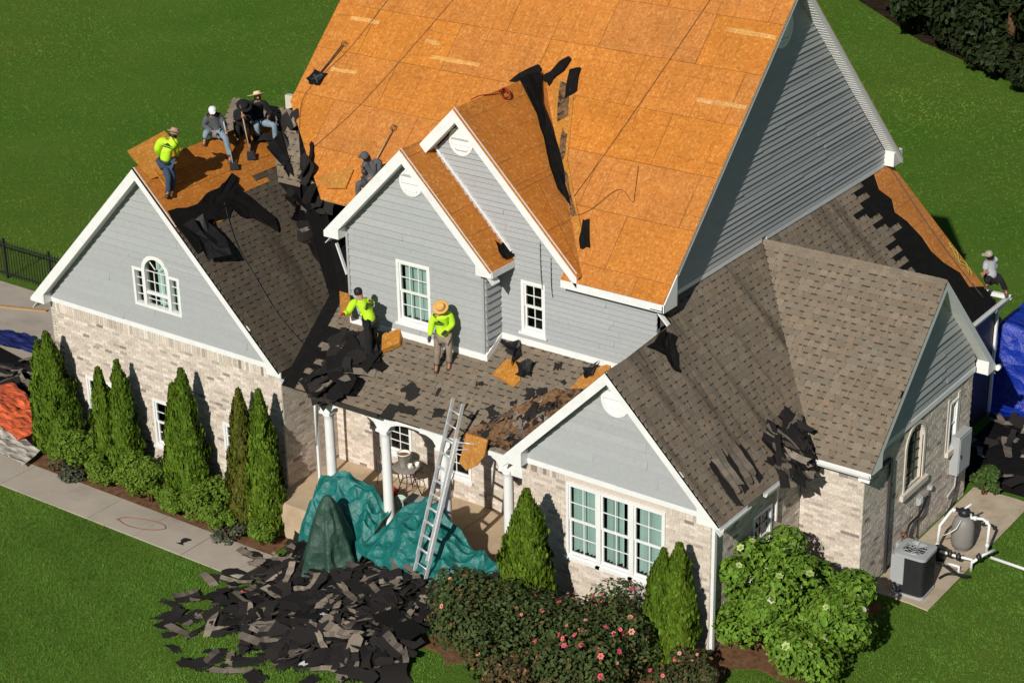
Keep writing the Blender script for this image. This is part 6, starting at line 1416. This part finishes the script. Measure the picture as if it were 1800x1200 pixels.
def person(key, label, facing, shirt, trousers, shoes, hat, sleeves=True, gloves=None, logo=None, belt=False, hood=None, hat_tilt=(0, 0, 1), beard=False):
    J = {k: Vector(v) for k, v in POSE[key].items()}; base = (J['lf']+J['rf'])/2; base.z = min(J['lf'].z, J['rf'].z)-.07
    P_ = empty('person', base, label, 'person', 'roofers at work'); J = {k: v-base for k, v in J.items()}; f = Vector((math.cos(R(facing)), math.sin(R(facing)), 0))
    up = (J['neck']-J['pelvis']).normalized(); rgt = (J['rs']-J['ls']).normalized()
    hd = J['head']; hup = (hd-J['neck']).normalized()
    b = {'pelvis': (J['pelvis'], (.125, .10)), 'chest': (J['chest'], (.10, .08)), 'neck0': (J['neck']-up*.07, (.06, .05)), 'neck': (J['neck']+hup*.02, .05), 'head': (hd, (.075, .085)), 'crown': (hd+hup*.075, (.062, .07)), 'nose': (hd+f*.10-hup*.01, .014), 'chin': (hd+f*.055-hup*.07, .032)}
    E = [('pelvis', 'chest'), ('chest', 'neck0'), ('neck0', 'neck'), ('neck', 'head'), ('head', 'crown'), ('head', 'nose'), ('head', 'chin')]
    for s, sg in (('l', -1), ('r', 1)):
        ear = hd+rgt*sg*.085; b[s+'ear'] = (ear, .014); E.append(('head', s+'ear'))
        S_, El, Hn = J[s+'s'], J[s+'e'], J[s+'h']; b[s+'s'] = (S_, .04); b[s+'e'] = (El, .042); b[s+'w'] = (Hn, .028); d = (Hn-El).normalized()
        b[s+'p'] = (Hn+d*.055, (.034, .018)); E += [('neck0', s+'s'), (s+'s', s+'e'), (s+'e', s+'w'), (s+'w', s+'p')]
        x = d.cross(f); x = x.normalized() if x.length > .1 else d.orthogonal().normalized(); y = x.cross(d)
        for k in range(4):
            o_ = x*(k-1.5)*.017; ln = (.055, .065, .06, .045)[k]; b['%sf%d' % (s, k)] = (Hn+d*.085+o_, .009); b['%sg%d' % (s, k)] = (Hn+d*(.085+ln*.6)+o_+y*.012, .008); b['%sh%d' % (s, k)] = (Hn+d*(.085+ln*.8)+o_+y*.035, .007); E += [(s+'p', '%sf%d' % (s, k)), ('%sf%d' % (s, k), '%sg%d' % (s, k)), ('%sg%d' % (s, k), '%sh%d' % (s, k))]
        b[s+'t0'] = (Hn+d*.04+x*.038*(1 if s == 'l' else -1), .010); b[s+'t1'] = (Hn+d*.075+x*.055*(1 if s == 'l' else -1)+y*.02, .008); E += [(s+'p', s+'t0'), (s+'t0', s+'t1')]
        b[s+'hip'] = (J[s+'hip'], .085); b[s+'k'] = (J[s+'k'], .055); b[s+'f'] = (J[s+'f'], .04); b[s+'t'] = (J[s+'t'], .032); E += [('pelvis', s+'hip'), (s+'hip', s+'k'), (s+'k', s+'f'), (s+'f', s+'t')]
    skin_obj('body', b, E, 'pelvis', 'skin', P_)
    g = lambda k, r_: (b[k][0], r_)
    t = {'a': (J['pelvis']-up*.06, (.17, .145)), 'm': ((J['pelvis']+J['chest'])/2, (.17, .14)), 'c': g('chest', (.19, .15)), 'u': (J['neck']-up*.10, (.18, .15)), 'n': (J['neck']-up*.01, (.085, .08))}
    Et = [('a', 'm'), ('m', 'c'), ('c', 'u'), ('u', 'n')]
    for s in 'lr':
        t[s+'q'] = (J[s+'s'].lerp(J['neck']-up*.05, .45), .105); t[s+'s'] = (J[s+'s'], .10); t[s+'e'] = g(s+'e', .075); Et += [('u', s+'q'), (s+'q', s+'s'), (s+'s', s+'e')]
        if sleeves: t[s+'w'] = (J[s+'e'].lerp(J[s+'h'], .95), .055); Et.append((s+'e', s+'w'))
    skin_obj('shirt', t, Et, 'c', shirt, P_)
    q = {'p': (J['pelvis'], (.155, .13))}; Eq = []
    for s in 'lr':
        q[s+'h'] = g(s+'hip', .108); q[s+'m'] = (J[s+'hip'].lerp(J[s+'k'], .55), .093); q[s+'k'] = g(s+'k', .078); q[s+'c'] = (J[s+'k'].lerp(J[s+'f'], .5), .07); q[s+'f'] = (J[s+'k'].lerp(J[s+'f'], 1.0), .066); Eq += [('p', s+'h'), (s+'h', s+'m'), (s+'m', s+'k'), (s+'k', s+'c'), (s+'c', s+'f')]
    skin_obj('trousers', q, Eq, 'p', trousers, P_)
    for s in 'lr':
        d = (J[s+'t']-J[s+'f']); d = d.normalized() if d.length > .01 else f
        skin_obj('boot', {'a': (J[s+'f']+Vector((0, 0, .05)), .06), 'h': (J[s+'f']-d*.03-Vector((0, 0, .015)), .058), 'm': (J[s+'f']+d*.09-Vector((0, 0, .02)), (.055, .045)), 't': (J[s+'f']+d*.20-Vector((0, 0, .025)), (.05, .035))}, [('a', 'h'), ('h', 'm'), ('m', 't')], 'h', shoes, P_, 1)
        if gloves:
            gl = gloves[0] if s == 'l' else gloves[1]
            if gl:
                d = (J[s+'h']-J[s+'e']).normalized(); skin_obj('glove', {'a': (J[s+'h']-d*.03, .042), 'b': (J[s+'h']+d*.05, (.05, .03)), 'c': (J[s+'h']+d*.13, (.04, .022))}, [('a', 'b'), ('b', 'c')], 'a', gl, P_, 1)
    c = hd+hup*.03; ax = (hup+Vector(hat_tilt)*.6).normalized(); M = Matrix.Translation(c) @ ax.to_track_quat('Z', 'Y').to_matrix().to_4x4()
    m = MB()
    if hat[0] == 'brim':
        R_ = hat[2]; m.lathe((0, 0, 0), [(.088, .0), (R_*.75, .012), (R_, .035), (R_, .042), (R_*.7, .022), (.098, .018), (.094, .08), (.075, .115), (.03, .105), (0, .10)], 24, cap=False); h = m.build('hat', hat[1], P_); h.matrix_local = M
        m = MB(); m.lathe((0, 0, .02), [(.099, 0), (.097, .03)], 20, cap=False); h2 = m.build('band', hat[3] if len(hat) > 3 else 'hat_tan', h)
    elif hat[0] == 'cap':
        m.lathe((0, 0, 0), [(.095, -.01), (.096, .04), (.075, .085), (.03, .105), (0, .107)], 20, cap=False); h = m.build('cap', hat[1], P_); h.matrix_local = M
        m = MB(); fl = (M.inverted().to_3x3() @ f); fl.z = 0; fl.normalize(); sd = Vector((-fl.y, fl.x, 0)); m.prism([fl*.08+sd*.075, fl*.17+sd*.05, fl*.17-sd*.05, fl*.08-sd*.075], (0, 0, .012)); m.build('peak', hat[1], h)
    elif hat[0] == 'hair':
        m.lathe((0, 0, -.03), [(.088, -.03), (.096, .03), (.085, .085), (.04, .118), (0, .122)], 18, cap=False); h = m.build('hair', hat[1], P_); h.matrix_local = M
    if hood:
        skin_obj('hood', {'a': (hd-f*.03+hup*.02, (.105, .105)), 'b': (J['neck']-f*.05, (.10, .08))}, [('a', 'b')], 'a', hood, P_, 1)
    if hat[0] != 'hair':
        m = MB(); m.lathe((0, 0, 0), [(.084, -.07), (.09, -.03), (.088, 0)], 16, cap=False); h = m.build('hair', 'hair', P_); h.matrix_local = Matrix.Translation(hd-f*.014) @ ax.to_track_quat('Z', 'Y').to_matrix().to_4x4()
    if belt:
        bc = J['pelvis']+up*.0; m = MB(); m.lathe((0, 0, 0), [(.155, -.035), (.168, 0), (.155, .035)], 20, cap=False); h = m.build('belt', 'belt', P_); h.matrix_local = Matrix.Translation(bc) @ up.to_track_quat('Z', 'Y').to_matrix().to_4x4() @ Matrix.Diagonal((1.02, .95, 1, 1))
    if logo:
        sgn = logo; nrm = (f-up*f.dot(up)).normalized()*sgn; cc = J['chest'].lerp(J['neck'], .25)+nrm*.15; sx = up.cross(nrm).normalized(); m = MB()
        m.prism([cc+sx*a+up*z for a, z in ((-.12, -.005), (-.04, .015), (.0, .06), (.05, .025), (.12, .0), (.04, -.012))], nrm*.012); m.prism([cc+sx*a+up*z for a, z in ((-.10, -.055), (.10, -.05), (.10, -.028), (-.10, -.03))], nrm*.012)
        m.build('logo', 'logo_dark', P_)
    return P_
person('neon_ridge', 'worker in neon yellow shirt and tan hat standing on the left wing ridge', 120, 'neon', 'denim', 'boot', ('brim', 'hat_tan', .17), logo=-1, belt=True, hat_tilt=(0, 0, 1))
person('hoodie', 'seated worker in dark grey hooded top and light jeans on the ridge', -50, 'grey_cloth', 'denim_light', 'boot', ('cap', 'white_cloth'), hood='grey_cloth')
person('blackhat', 'seated worker in black with a black brimmed hat resting on a tool handle', -50, 'black_cloth', 'black_cloth', 'boot', ('brim', 'black_cloth', .19, 'black_cloth'), hat_tilt=(.3, -.3, .6))
person('straw', 'seated worker in black shirt and jeans with a wide straw hat', -35, 'black_cloth', 'denim_light', 'boot', ('brim', 'straw', .24, 'hat_tan'), hat_tilt=(-.9, .4, .3))
person('bend', 'bareheaded worker in neon shirt bending over the left edge of the porch roof', 165, 'neon', 'black_cloth', 'boot', ('hair', 'hair'), logo=-1, belt=True, gloves=('glove_red', None))
person('stand', 'worker in neon shirt, khaki trousers and straw hat standing by the upper window', -75, 'neon', 'tan_cloth', 'boot', ('brim', 'straw_orange', .17, 'clay'), logo=1, gloves=('glove_dark', 'glove_dark'), hat_tilt=(.3, -.8, .5))
person('grey', 'worker in grey jacket and dark cap crouching behind the middle gable', 190, 'grey_cloth', 'grey_cloth', 'boot', ('cap', 'grey_cloth'))
person('right', 'worker in light grey shirt and mottled cap sitting at the far right eave', -160, 'light_grey_cloth', 'black_cloth', 'boot', ('cap', 'camo'), sleeves=False)
# tools held by the seated workers
J_ = POSE
for k, (a, dz, lab) in {'hoodie': ('rh', 0, 'shovel handle held by the seated worker in the grey hood'), 'blackhat': ('lh', 0, 'pale tool handle propped under the hands of the worker in black')}.items():
    h = Vector(J_[k][a]); t_ = empty('roofing_shovel', h, lab, 'shovel', 'roofing shovels'); e = Vector((.30, -.12, -.0)); e.z = (10.94-(h.x+.3))-h.z+.03
    m = MB(); m.tube([e*-.25, e*.82], .017, 8); m.build('handle', 'wood_handle' if k == 'blackhat' else 'light_grey_cloth', t_)
    d = e.normalized(); x = d.cross(Vector((0, 0, 1))).normalized(); m = MB(); m.prism([e*.8+x*.08, e*.8-x*.08, e*1.0-x*.11, e*1.0+x*.11], Vector((.01, 0, .01))); m.build('blade', 'steel_dark', t_)
finish_pieces()
# grow the figures and keep the grown surfaces
bpy.context.view_layer.update(); dg = bpy.context.evaluated_depsgraph_get(); new = []
for o in BAKE:
    me = bpy.data.meshes.new_from_object(o.evaluated_get(dg)); new.append((o, me))
for o, me in new:
    o.modifiers.clear(); o.data = me
    for p in me.polygons: p.use_smooth = True
